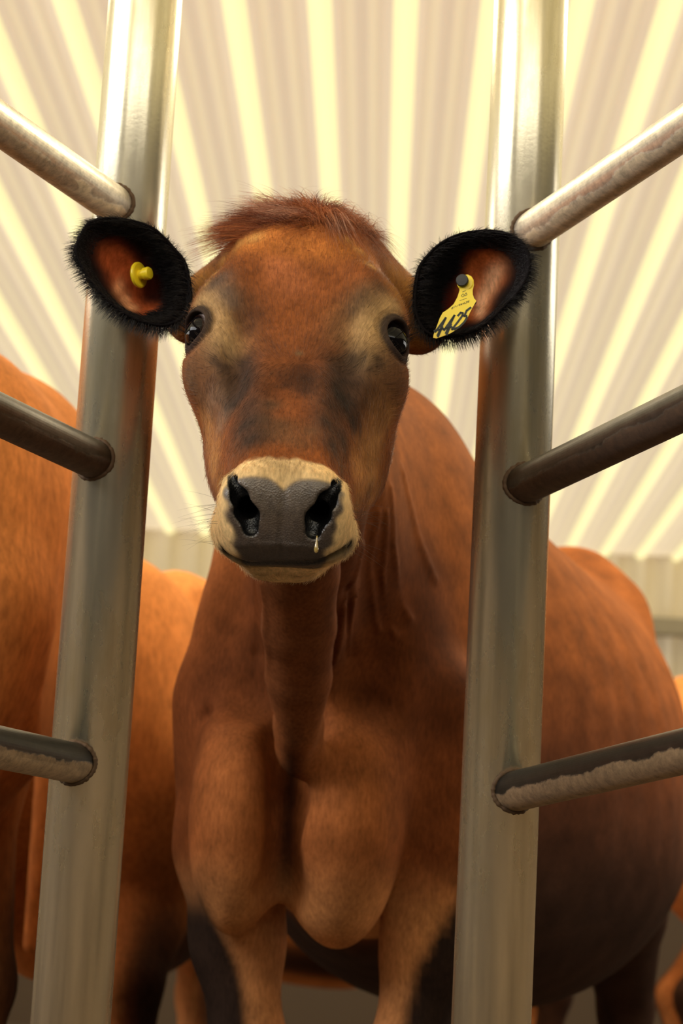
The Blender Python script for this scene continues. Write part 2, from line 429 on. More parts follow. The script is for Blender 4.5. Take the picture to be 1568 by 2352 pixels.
#   a     cu  cv     ru    up    down
SK = Loft([(-.215, 0, -.045, .030, .022, .030), (-.202, 0, -.042, .048, .046, .045), (-.180, 0, -.040, .066, .060, .060), (-.150, 0, -.038, .079, .074, .065), (-.115, 0, -.036, .088, .083, .075),
           (-.060, .001, -.035, .094, .086, .080), (-.015, .001, -.030, .096, .078, .080), (.025, .002, -.028, .095, .071, .075), (.060, .002, -.026, .091, .065, .068), (.085, .003, -.024, .081, .063, .065),
           (.115, .003, -.020, .068, .060, .058), (.150, .003, -.012, .060, .054, .050), (.205, .004, -.004, .050, .050, .042), (.235, .005, .000, .049, .049, .036),
           (.252, .006, .000, .049, .046, .033), (.266, .007, .001, .053, .038, .028), (.278, .007, .001, .050, .026, .025), (.288, .007, -.001, .044, .013, .019), (.297, .007, -.005, .034, .006, .012)], 2.6)
JW = Loft([(-.060, .004, -.090, .050, .04, .045), (-.03, .005, -.095, .074, .06, .060), (.01, .006, -.100, .086, .07, .064), (.06, .007, -.095, .090, .07, .063), (.10, .007, -.085, .087, .06, .055),
           (.145, .006, -.070, .078, .05, .046), (.19, .005, -.055, .062, .04, .040), (.23, .005, -.046, .046, .03, .032), (.262, .006, -.042, .038, .022, .026), (.285, .006, -.040, .028, .014, .018)], 2.3)
EYE = {s: np.array([.012, s*.0845, .008]) for s in (-1, 1)}
EA, EW = .0190, .0180
def eye_axes(s):
    N = np.array([.44, s*.66, .61]); N /= np.linalg.norm(N)
    A = np.array([1., -s*.22, .10]); A -= N*(A @ N); A /= np.linalg.norm(A); return N, A, np.cross(N, A)
NOSTRIL = [(.247, .049, .036), (.256, .045, .036), (.268, .038, .030), (.279, .0300, .019), (.286, .028, .010)]; NOSR = [.0018, .0050, .0090, .0100, .0075]
MOUTH = [(.230, .064, -.040), (.246, .058, -.038), (.264, .044, -.031), (.282, .024, -.023), (.291, 0, -.020)]
LIPS = [(0.2856, -0.0479, -0.0195), (0.2903, -0.0400, -0.0243), (0.2951, -0.0238, -0.0258), (0.2992, -0.0026, -0.0219), (0.2997, 0.0164, -0.0205), (0.2991, 0.0354, -0.0185), (0.2946, 0.0511, -0.0144), (0.2844, 0.0633, -0.0134), (0.2779, 0.0678, -0.0130)]
def boff(a, c): return .007*np.clip(a/.22, 0, 1)
def head_sdf(Q):
    a, c = Q[:, 0], Q[:, 2]; b = Q[:, 1]; f = smin(SK(a, b, c), JW(a, b, c), .035)
    b = b-boff(a, c); B = np.abs(b); S = np.stack([a, B, c], -1)
    # orbits, poll, ear roots
    f = smin(f, ellR(S, (-.012, .078, .006), (.050, .028, .034), np.eye(3)), .03)
    f = smin(f, ell(S, (.052, .070, -.010), (.030, .034, .036)), .03)
    f = smin(f, ell(S, (-.175, 0, -.010), (.035, .050, .032)), .03)
    f = smin(f, cap(S, (-.128, .065, -.050), (-.122, .118, -.075), .040, .030), .035)
    f = smin(f, cap(S, (-.172, .045, -.035), (-.150, .115, -.075), .024, .020), .035)
    f = smin(f, cap(S, (-.060, .085, -.060), (-.030, .082, -.080), .02), .03)
    # muzzle: lip pads, upper-lip corners, nostril wings, chin
    f = smin(f, ell(S, (.260, .030, -.004), (.030, .030, .034)), .016)
    f = smin(f, ell(S, (.256, .043, -.022), (.024, .021, .018)), .014)
    f = smin(f, ell(S, (.256, .035, .016), (.022, .020, .026)), .012)
    ch = ell(S, (.264, 0, -.044), (.024, .039, .018)); ch = smin(ch, ell(S, (.260, .018, -.049), (.022, .020, .017)), .01)
    f = smin(f, ch, .006)
    # surface relief
    g = 0
    g += .0055*np.exp(-((a+.03)/.05)**2-((B-.066)/.016)**2)             # brow ridge
    g += .0030*np.exp(-((a+.055)/.03)**2-((B-.050)/.014)**2)*(c > 0)
    g -= .006*np.exp(-((a+.010)/.06)**2-(b/.034)**2)*(c > 0)            # dished forehead
    g += .0035*np.exp(-((a-.13)/.07)**2-((B-.030)/.011)**2)*(c > 0)     # nasal edge
    g -= .0070*np.exp(-((a-.105)/.045)**2-((B-.050)/.012)**2)*(c > -.03)  # hollow beside the bridge
    g += .0035*np.exp(-((a-.090)/.035)**2-((B-.072)/.012)**2)           # facial crest
    g -= .0030*np.exp(-((a-.03)/.03)**2-((B-.052)/.010)**2)*(c > 0)
    g -= .005*np.exp(-((a+.10)/.028)**2-((B-.088)/.018)**2)*(c > -.04)  # temple
    g -= .0028*gline(S, [(.040, .078, .028), (.062, .070, .030), (.085, .056, .032)], .0055)   # tear crease
    g += .0022*np.exp(-((a-.246)/.010)**2)*(c > .0)*np.exp(-(b/.05)**4)  # ridge above the nose pad
    g += .0035*np.exp(-((a-.20)/.03)**2-((B-.040)/.018)**2)
    g += .0030*gline(S, [(.255, .020, .040), (.272, .014, .024), (.290, .008, 0)], .012)
    g -= .0018*gline(S, [(.262, 0, .044), (.280, 0, .024), (.304, 0, -.012)], .0035)
    f = f-g
    # eye: lids and opening
    N, A, W = [q.astype(np.float32) for q in eye_axes(1)]; q = (S-EYE[1].astype(np.float32)); qn, qa, qw = q @ N, q @ A, q @ W
    f = smin(f, np.sqrt((qn/.0235)**2+(qa/.028)**2+((qw+.003)/.025)**2)*.0235-.0235, .010)
    rho = np.sqrt((qw/EW)**2+(qa/EA)**2)
    f = f-.0018*np.exp(-((rho-1.12)/.11)**2)*(qn > 0)*(1-.8*sm(qw, 0, .012))
    f = f+.0020*np.exp(-((rho-1.50)/.14)**2)*(qn > 0)
    f = smax(f, -np.maximum((rho-1)*EW, -(qn+.004)), .0018)
    # nostril: comma-shaped opening
    nz = chain(S, NOSTRIL, NOSR, .003)
    nz = np.minimum(nz, cap(S, (.278, .033, .022), (.235, .030, .000), .0105, .008))
    f = smax(f, -nz, .004)
    f = f-.0030*gline(S, [(.246, .054, .028), (.262, .050, .022), (.280, .042, .006)], .006)
    if len(LIPS) > 2: f = smax(f, -chain(Q, LIPS, [.0022]+[.0036]*(len(LIPS)-2)+[.0022]), .002)
    return f

# body frame
BY = math.radians(16.5); BO = np.array([-.036, 2.93, 0.], np.float32)
BM = np.array([[math.sin(BY), math.cos(BY), 0], [math.cos(BY), -math.sin(BY), 0], [0, 0, 1]], np.float32)   # rows t (to the tail), u (image right), v (up)
def to_body(P): return (P-BO) @ BM.T
def from_body(Q): return BO+np.asarray(Q, np.float32) @ BM
def barrel(rows):   # (t, half width, top, bottom, centre fraction)
    return Loft([(t, cu, bo+(to-bo)*fr, hw, (to-bo)*(1-fr), (to-bo)*fr) for t, cu, hw, to, bo, fr in rows], 2.15)
BODY = barrel([(-.04, 0, .07, .90, .64, .4), (.02, 0, .125, 1.02, .60, .4), (.1, 0, .150, 1.16, .56, .4), (.25, 0, .180, 1.262, .52, .4), (.42, 0, .220, 1.268, .48, .40),
               (.7, 0, .300, 1.225, .43, .38), (.98, 0, .350, 1.205, .41, .38), (1.2, 0, .345, 1.215, .44, .40), (1.4, 0, .28, 1.245, .54, .45), (1.58, 0, .215, 1.25, .64, .5),
               (1.74, 0, .16, 1.22, .70, .55), (1.80, 0, .12, 1.15, .76, .5)])
#    t measured from the head end backwards in world y
NECK = Loft([(2.36, -.045, 1.05, .055, .065, .065), (2.42, -.045, 1.04, .066, .100, .085), (2.52, -.042, 1.03, .068, .125, .095), (2.65, -.03, 1.02, .074, .165, .125), (2.78, -.015, 1.01, .090, .215, .17),
             (2.92, 0.0, 1.0, .115, .250, .22), (3.08, 0.02, .98, .140, .290, .25), (3.25, .05, .98, .14, .28, .2)], 2.0)
FOLDS = [
 (0.0035,0.006,[(0.029,2.635,0.958),(0.010,2.697,0.889),(0.002,2.792,0.839)]),
 (0.0035,0.006,[(0.045,2.699,1.009),(0.038,2.741,0.951),(0.055,2.831,0.886)]),
 (0.0035,0.007,[(0.058,2.718,1.044),(0.067,2.755,0.983),(0.094,2.847,0.906)]),
 (0.003,0.008,[(0.075,2.791,1.082),(0.094,2.842,1.028),(0.126,2.898,0.967)]),
 (0.0035,0.005,[(0.055,2.716,1.013),(0.055,2.769,0.947),(0.075,2.842,0.882)]),
 (0.0035,0.005,[(0.040,2.713,0.985),(0.021,2.714,0.903),(0.018,2.829,0.856)]),
 (0.003,0.006,[(-0.086,2.541,0.889),(-0.077,2.627,0.825),(-0.063,2.769,0.780)]),
 (-0.006,0.011,[(-0.154,2.899,0.777),(-0.149,3.138,0.709),(-0.117,3.101,0.621),(-0.084,2.838,0.562)]),
 (-0.006,0.014,[(0.147,4.450,0.908),(0.186,4.600,0.793),(0.132,2.922,0.610)]),
 (-0.005,0.01,[(0.012,2.672,0.913),(0.018,2.829,0.856),(0.008,4.204,0.916)]),
 (-0.004,0.008,[(-0.104,2.857,0.939),(-0.095,2.881,0.857),(-0.068,2.732,0.765)]),
 (0.003,0.008,[(-0.123,2.794,0.693),(-0.104,3.246,0.628),(-0.064,2.936,0.556)]),
]
def body_sdf(P, head=True):
    Q = to_body(P); t, u, v = Q[:, 0], Q[:, 1], Q[:, 2]; x, y, z = P[:, 0], P[:, 1], P[:, 2]
    f = BODY(t, u, v)
    f = smin(f, NECK(y, x, z), .06)
    U = np.abs(u); S = np.stack([t, U, v], -1)
    f = smin(f, ell(S, (.20, .105, .93), (.17, .080, .24)), .06)            # shoulder blade
    f = smin(f, ell(S, (.03, .106, .83), (.070, .055, .130)), .05)          # point of the shoulder
    f = smin(f, cap(S, (1.38, .10, 1.18), (1.42, .150, 1.15), .05, .04), .12)    # hook bones
    f = smin(f, ell(S, (1.55, .13, .85), (.20, .12, .28)), .06)             # thigh
    f = smin(f, ell(S, (1.28, .0, .56), (.20, .13, .15)), .05)             # udder
    # brisket lobes and dewlap tip
    f = smin(f, ell(P, (-.108, 2.885, .655), (.062, .095, .150)), .05)
    f = smin(f, ell(P, (.022, 2.890, .650), (.076, .100, .155)), .05)
    f = smin(f, cap(P, (-.005, 2.86, .62), (.006, 2.86, .545), .045, .014), .04)
    f = smin(f, chain(P, [(-.044, 2.48, .945), (-.043, 2.55, .905), (-.042, 2.62, .858), (-.040, 2.695, .808), (-.038, 2.762, .755), (-.036, 2.83, .70)], [.043, .043, .042, .038, .032, .026], .01), .03)
    # fore legs
    for s, pts in ((-1, [(-.125, 3.00, .80), (-.122, 3.02, .62), (-.104, 3.00, .50), (-.082, 2.985, .37), (-.080, 2.98, .31), (-.080, 3.0, .14), (-.078, 2.97, .05)]),
                   (1, [(.125, 2.98, .80), (.145, 2.99, .62), (.140, 2.97, .50), (.118, 2.955, .37), (.118, 2.95, .31), (.118, 2.97, .14), (.118, 2.94, .05)])):
        f = smin(f, chain(P, pts, [.080, .068, .056, .043, .040, .026, .042], .03), .035)
    for s in (-1, 1):
        L = [from_body(q) for q in ((1.58, s*.17, .80), (1.50, s*.17, .60), (1.68, s*.16, .42), (1.64, s*.155, .16), (1.58, s*.155, .05))]
        f = smin(f, chain(P, L, [.13, .085, .050, .032, .045], .03), .04)
    L = [from_body(q) for q in ((1.80, 0, 1.17), (1.87, 0, 1.0), (1.87, 0, .6))]
    f = smin(f, chain(P, L, [.03, .022, .016], .02), .04)
    # relief: groove between the brisket lobes, skin folds, ribs
    g = 0
    g -= .030*gline(P, [(-.120, 2.66, 1.0), (-.125, 2.80, .88), (-.112, 2.84, .80)], .036)
    g -= .026*gline(P, [(.040, 2.66, 1.0), (.052, 2.80, .88), (.048, 2.84, .80)], .036)
    g -= .036*gline(P, [(-.042, 2.83, .75), (-.046, 2.835, .66), (-.044, 2.85, .57)], .026)
    g -= .008*gline(P, [(-.105, 2.55, .95), (-.095, 2.72, .82), (-.070, 2.78, .70)], .016)
    g -= .008*gline(P, [(.015, 2.55, .95), (.012, 2.72, .82), (-.012, 2.78, .70)], .016)
    for amp, rr, pts in FOLDS: g += amp*gline(P, pts, rr)
    g += .0012*np.sin((t-.3)*2*np.pi/.085)*np.exp(-((t-.8)/.28)**2)*np.exp(-((v-.85)/.22)**2)*(u > 0)
    f = f-g
    return f
def cow_sdf(P):
    out = body_sdf(P)
    near = (P[:, 1] < 2.75) & (P[:, 2] > .70)
    if near.any():
        hq = head_sdf(to_head(P[near])); out[near] = smin(out[near], hq, .03) if False else np.where(P[near][:, 1] > 2.7, out[near], smin(out[near], hq, .022))
    return out
import time; _t = time.time()
FINE = .0021
ax = (axis(-.42, .78, FINE, .012, [(-.165, .060)]), axis(1.93, 4.95, FINE, .014, [(1.96, 2.34)]), axis(-.02, 1.36, FINE, .012, [(.80, 1.27)]))
Vc, Qc = build_implicit(cow_sdf, ax)
print('cow mesh', len(Vc), len(Qc), [len(a) for a in ax], round(time.time()-_t, 1))

# ------------------------------------------------------------ coat colours
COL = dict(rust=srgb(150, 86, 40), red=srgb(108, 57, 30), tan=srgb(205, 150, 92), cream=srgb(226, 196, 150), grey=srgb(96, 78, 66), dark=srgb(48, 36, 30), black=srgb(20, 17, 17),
           pad=srgb(70, 60, 54), orange=srgb(216, 120, 52))
def paint(c, col, w): return c+(np.asarray(col)-c)*np.clip(w, 0, 1)[:, None]
def vnoise(P, s, seed):
    """cheap smooth value noise"""
    r = np.random.default_rng(seed); o = np.zeros(len(P)); 
    for k in range(9):
        d = r.normal(size=3); d /= np.linalg.norm(d); o += np.sin((P @ d)*s*(.6+r.random())+r.random()*6.28)
    return o/3.
HEADPAINT = [
 ((196, 120, 58),0.85,0.2,[(-0.114,-0.041,0.043,0.022),(-0.100,-0.059,0.037,0.016),(-0.126,-0.081,0.005,0.014),(-0.093,-0.013,0.048,0.024),(-0.090,0.023,0.048,0.019),(-0.103,0.039,0.044,0.019),(-0.097,0.058,0.038,0.016),(-0.091,0.072,0.027,0.013),(-0.149,-0.019,0.036,0.025),(-0.162,-0.044,0.026,0.019),(-0.146,0.011,0.038,0.022),(-0.142,0.037,0.035,0.016)]),
 ((172, 118, 60),0.95,0.2,[(-0.126,-0.109,-0.030,0.017),(-0.154,-0.120,-0.044,0.014),(-0.149,-0.129,-0.049,0.011),(-0.128,0.099,-0.021,0.019),(-0.162,0.107,-0.037,0.014),(-0.040,0.098,0.028,0.013),(-0.122,0.088,-0.008,0.011),(-0.133,0.112,-0.033,0.014),(-0.115,-0.121,-0.041,0.011),(-0.093,0.119,-0.063,0.011),(-0.095,0.115,-0.053,0.011),(-0.092,0.122,-0.072,0.008),(-0.097,-0.133,-0.069,0.010),(-0.096,-0.126,-0.061,0.008),(-0.100,-0.139,-0.074,0.008)]),
 ((178, 108, 70),0.7,0.3,[(-0.041,-0.016,0.046,0.016),(-0.023,-0.009,0.043,0.013),(-0.052,-0.025,0.048,0.011)]),
 ((222, 168, 96),0.8,0.3,[(-0.115,-0.067,0.027,0.009),(-0.128,-0.085,-0.001,0.008),(-0.054,-0.087,0.033,0.006),(-0.033,-0.092,0.037,0.005),(-0.108,0.043,0.043,0.006),(-0.095,0.056,0.040,0.006),(-0.066,0.070,0.043,0.006),(-0.108,-0.051,0.040,0.008)]),
 ((180, 146, 100),0.95,0.1,[(-0.006,-0.092,0.039,0.016),(0.011,-0.082,0.039,0.018),(0.032,-0.074,0.041,0.017),(0.056,-0.067,0.039,0.017),(0.068,-0.063,0.032,0.012),(0.005,0.081,0.044,0.019),(0.028,0.069,0.042,0.021),(0.052,0.066,0.039,0.017),(0.068,0.068,0.032,0.014),(-0.008,0.092,0.039,0.012),(0.030,0.078,0.038,0.014)]),
 ((98, 84, 76),0.9,0.2,[(-0.028,-0.077,0.048,0.012),(-0.004,-0.068,0.050,0.011),(-0.023,-0.083,0.045,0.008),(0.008,-0.061,0.045,0.008)]),
 ((70, 56, 46),0.85,0.3,[(-0.003,0.061,0.049,0.010),(-0.015,0.071,0.051,0.011),(-0.027,0.079,0.048,0.009),(0.008,0.054,0.043,0.007)]),
 ((92, 58, 40),0.8,0.5,[(-0.009,-0.045,0.044,0.012),(0.013,-0.042,0.040,0.013),(0.037,-0.044,0.036,0.012),(0.061,-0.029,0.038,0.015),(0.065,-0.016,0.038,0.010),(0.020,-0.056,0.039,0.006),(0.026,0.040,0.039,0.010),(0.046,0.023,0.038,0.015),(0.052,0.040,0.037,0.013),(0.063,0.032,0.038,0.013),(0.011,0.046,0.040,0.006),(-0.010,0.041,0.044,0.007)]),
 ((112, 84, 60),0.9,0.3,[(0.072,-0.091,0.017,0.017),(0.083,-0.081,0.018,0.021),(0.089,-0.072,0.023,0.017),(0.091,-0.079,0.009,0.017),(0.101,-0.064,0.017,0.017),(0.078,-0.092,0.007,0.014)]),
 ((92, 72, 52),0.9,0.3,[(0.078,0.087,0.022,0.021),(0.073,0.099,0.011,0.021),(0.087,0.075,0.026,0.017),(0.088,0.085,0.014,0.015),(0.065,0.097,0.022,0.012)]),
 ((152, 122, 98),0.7,0.2,[(0.102,-0.072,0.005,0.010),(0.122,-0.059,0.007,0.010),(0.100,-0.077,-0.013,0.009),(0.122,-0.066,-0.011,0.009)]),
 ((184, 130, 78),0.85,0.2,[(0.100,-0.080,-0.030,0.012),(0.109,-0.078,-0.039,0.014),(0.138,-0.071,-0.035,0.015),(0.154,-0.069,-0.038,0.014),(0.100,0.082,-0.006,0.014),(0.105,0.084,-0.027,0.017),(0.131,0.078,-0.028,0.015),(0.163,0.069,-0.022,0.015),(0.087,0.094,-0.020,0.010),(0.150,0.081,-0.044,0.017)]),
 ((66, 42, 30),0.85,0.5,[(0.095,0.008,0.039,0.013),(0.111,0.016,0.040,0.014),(0.129,0.017,0.041,0.009),(0.107,-0.009,0.040,0.009),(0.120,-0.002,0.040,0.008)]),
 ((100, 68, 44),0.85,0.4,[(0.155,-0.012,0.043,0.009),(0.186,0.001,0.045,0.012),(0.197,-0.013,0.046,0.012),(0.177,-0.018,0.045,0.009),(0.208,0.006,0.046,0.012),(0.191,0.026,0.044,0.009),(0.212,0.019,0.046,0.010)]),
 ((134, 74, 38),0.6,0.5,[(0.150,0.011,0.042,0.009),(0.163,0.017,0.043,0.009),(0.165,-0.004,0.043,0.006),(0.116,-0.017,0.041,0.007),(0.088,-0.030,0.038,0.008),(0.064,0.041,0.036,0.009),(0.085,0.028,0.039,0.008),(0.137,-0.006,0.041,0.006)]),
 ((62, 50, 43),0.97,0.12,[(0.078,-0.045,0.028,0.009),(0.090,-0.042,0.027,0.016),(0.114,-0.040,0.027,0.018),(0.148,-0.037,0.034,0.019),(0.179,-0.035,0.038,0.018),(0.206,-0.028,0.045,0.014),(0.120,-0.052,0.012,0.010),(0.083,0.045,0.031,0.014),(0.090,0.050,0.025,0.016),(0.114,0.047,0.027,0.018),(0.144,0.043,0.035,0.018),(0.172,0.040,0.040,0.014),(0.171,0.055,0.017,0.016),(0.128,0.063,0.002,0.012),(0.201,0.047,0.036,0.013),(0.069,0.057,0.031,0.010),(0.112,0.057,0.014,0.012)]),
 ((150, 84, 42),0.8,0.3,[(0.234,-0.025,0.046,0.007),(0.234,-0.016,0.048,0.008),(0.235,-0.002,0.050,0.008),(0.236,0.013,0.050,0.008),(0.233,0.025,0.048,0.008),(0.227,0.039,0.043,0.008),(0.223,0.002,0.048,0.008)]),
 ((168, 114, 62),0.85,0.3,[(0.257,0.063,0.029,0.014),(0.189,0.070,-0.044,0.013),(0.152,0.081,-0.077,0.010),(0.132,0.088,-0.079,0.010),(0.186,-0.060,-0.030,0.010),(0.186,-0.062,-0.048,0.008)]),
 ((104, 70, 42),0.6,0.5,[(0.143,0.076,-0.029,0.008),(0.132,0.071,-0.015,0.006),(0.157,0.081,-0.052,0.009),(0.206,0.055,0.015,0.007),(0.257,0.068,0.008,0.007)]),
 ((136, 116, 86),0.8,0.2,[(0.071,0.007,0.038,0.003)]),
 ((48, 38, 34),0.8,0.2,[(0.077,-0.074,0.030,0.004),(0.083,-0.069,0.029,0.004),(0.085,-0.062,0.028,0.004),(0.068,0.082,0.033,0.005),(0.073,0.084,0.029,0.005),(0.081,0.076,0.030,0.004)]),
]
def cow_colour(V, alpha=False):
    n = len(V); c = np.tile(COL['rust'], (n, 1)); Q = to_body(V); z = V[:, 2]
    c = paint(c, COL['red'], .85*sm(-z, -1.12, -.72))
    c = paint(c, COL['dark'], .93*sm(-z, -.95, -.55)*sm(Q[:, 0], .15, .4))       # belly: dark coat, deepened with painted shade of the lower flank
    c = paint(c, srgb(76, 38, 20), .75*sm(-V[:, 1], -3.02, -2.88)*sm(z, .70, .80)*sm(-z, -1.10, -.95))  # shadow of the head on the neck, painted into the coat
    # front of the chest a little lighter on the lobes
    c = paint(c, srgb(160, 96, 52), .75*np.maximum(gauss(V, (-.112, 2.79, .66), (.06, .09, .14)), gauss(V, (.02, 2.79, .66), (.075, .09, .15))))
    c = paint(c, srgb(126, 78, 46), .5*gline(V, [(-.05, 2.48, .9), (-.05, 2.65, .8), (-.04, 2.76, .72)], .05))
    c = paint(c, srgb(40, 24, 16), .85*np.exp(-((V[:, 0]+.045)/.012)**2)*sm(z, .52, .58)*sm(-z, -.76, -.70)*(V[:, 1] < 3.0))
    # legs: black outer fronts, tan inside
    leg = sm(-z, -.62, -.52)*(V[:, 1] < 3.2)
    c = paint(c, srgb(190, 130, 80), .75*leg)
    la = np.interp(z, [.05, .31, .37, .5, .62], [-.078, -.080, -.082, -.104, -.122]); ra = np.interp(z, [.05, .31, .37, .5, .62], [.118, .118, .118, .140, .145])
    c = paint(c, COL['black'], .97*sm(la+.014-V[:, 0]-.04*sm(z, .44, .58), 0, .022)*sm(-z, -.60, -.52)*(V[:, 1] < 3.3)*(V[:, 0] < .02))
    c = paint(c, COL['black'], .97*sm(V[:, 0]-ra+.026-.05*sm(z, .46, .60), 0, .022)*sm(-z, -.61, -.53)*(V[:, 1] < 3.3)*(V[:, 0] > .02))
    # head
    H = to_head(V); a, b, cc = H[:, 0], H[:, 1], H[:, 2]; B = np.abs(b); hd = sm(-V[:, 1], -2.42, -2.36)*sm(z, .78, .82)*sm(.34-a, 0, .01)
    S = np.stack([a, np.abs(b-boff(a, cc)), cc], -1)
    h = np.tile(srgb(136, 78, 42), (n, 1)); w1 = np.clip(.5+.5*vnoise(V, 90, 3), 0, 1)
    for (rgb, k, nf, blobs) in HEADPAINT:
        wt = np.zeros(n)
        for (x, y, zz, r) in blobs:
            d2 = ((a-x)**2+(b-y)**2+(cc-zz)**2)/(r*r); wt = 1-(1-wt)*(1-.92*np.exp(-d2*.62))
        h = paint(h, srgb(*rgb), k*wt*(1-nf+nf*1.5*w1))
    N, A, W = eye_axes(1); q = S-EYE[1]; rho = np.sqrt(((q @ A)/EA)**2+((q @ W)/EW)**2)
    h = paint(h, srgb(50, 41, 38), .95*sm(-rho, -1.55, -1.3)*(q @ N > -.01))
    # muzzle
    Bm = S[:, 1]
    top = .236+.30*np.maximum(0, Bm-.040)-.10*np.clip(cc-.03, -.2, 0)
    h = paint(h, srgb(224, 188, 134), sm(a-top+.0015*vnoise(V, 500, 5), -.003, .004)*sm(cc, -.085, -.06))
    edge = np.interp(cc, [-.05, -.03, -.01, .01, .03, .05], [.030, .036, .040, .047, .053, .053])
    tp = .2585+.006*np.exp(-(Bm/.008)**2)-.0*Bm
    pad = sm(a-tp, -.002, .003)*sm(edge+.0022*vnoise(V, 260, 9)-Bm, -.003, .004)*sm(cc, -.034, -.030)
    h = paint(h, srgb(84, 70, 58), pad); h = paint(h, srgb(44, 36, 34), .8*pad*sm(-cc, -.034, .022))  # pad darkens downward: shading from top light put into the colour
    h = paint(h, srgb(22, 18, 18), 1.3*gline(H, LIPS, .0052)); h = paint(h, srgb(60, 50, 40), .5*gline(H, [tuple(np.array(q)+(-.004, 0, -.008)) for q in LIPS], .006))
    dn = np.minimum(chain(S, NOSTRIL, NOSR, .003), cap(S, (.278, .033, .022), (.235, .030, .000), .0105, .008))
    nosd = sm(-dn, -.0022, -.0006); h = paint(h, srgb(14, 11, 12), nosd)
    h = paint(h, srgb(104, 92, 80), .5*pad*(1-nosd)*sm(cc, .012, .034))  # upper pad lightened in colour, as lit from above
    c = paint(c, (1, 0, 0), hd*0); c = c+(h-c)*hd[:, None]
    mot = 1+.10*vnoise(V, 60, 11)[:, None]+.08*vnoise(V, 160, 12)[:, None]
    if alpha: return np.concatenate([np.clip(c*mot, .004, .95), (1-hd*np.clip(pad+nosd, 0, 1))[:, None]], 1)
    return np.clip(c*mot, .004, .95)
# ------------------------------------------------------------ ears (joined to the body surface, cupped leaf with a thick rim)
def catmull(P, n):
    P = np.array(P, float); m_ = len(P); out = []
    for i in range(n):
        t = i*m_/n; k = int(t); u = t-k; p0, p1, p2, p3 = P[k-1], P[k % m_], P[(k+1) % m_], P[(k+2) % m_]
        out.append(.5*((2*p1)+(-p0+p2)*u+(2*p0-5*p1+4*p2-p3)*u*u+(-p0+3*p1-3*p2+p3)*u**3))
    return np.array(out)
EAR = {-1: ((-.2205, 2.25, 1.1543), [(.0538, -.0007), (.0477, .0174), (.0366, .0298), (.0261, .0404), (.013, .0499), (-.0038, .055), (-.0218, .0568), (-.0395, .0553), (-.0524, .049), (-.0591, .037), (-.0634, .0228), (-.0617, .0114), (-.0531, -.0029), (-.0432, -.0162), (-.0303, -.0293), (-.0172, -.0396), (-.0011, -.0479), (.0169, -.0528), (.0324, -.0534), (.0462, -.0471), (.0543, -.0357), (.0567, -.019)]),
       1: ((.1189, 2.25, 1.1602), [(-.0569, .0015), (-.0541, .0178), (-.045, .0322), (-.0331, .0445), (-.0178, .0532), (-.0002, .0579), (.0176, .0594), (.0356, .0562), (.0493, .0481), (.0578, .0356), (.0596, .0227), (.0565, .0087), (.0491, -.0056), (.0385, -.0186), (.0257, -.0331), (.0129, -.0443), (-.0023, -.0516), (-.0198, -.0553), (-.0375, -.0545), (-.0503, -.0451), (-.0564, -.0285), (-.0576, -.0124)])}
def ear_front(s, k, q):
    """k 0..1 from the bottom of the cup to the rim, q rim offset (dx,dz)"""
    cen = np.array([-.008*(-s)*-1*0 - s*.004, -.004]); p = cen*(1-k)[:, None]+q*k[:, None]*.97
    y = -.010*k**3+.046*(1-k**2.2) + .010*np.abs(q[:, 0]*0) - s*p[:, 0]*.10
    return p, y
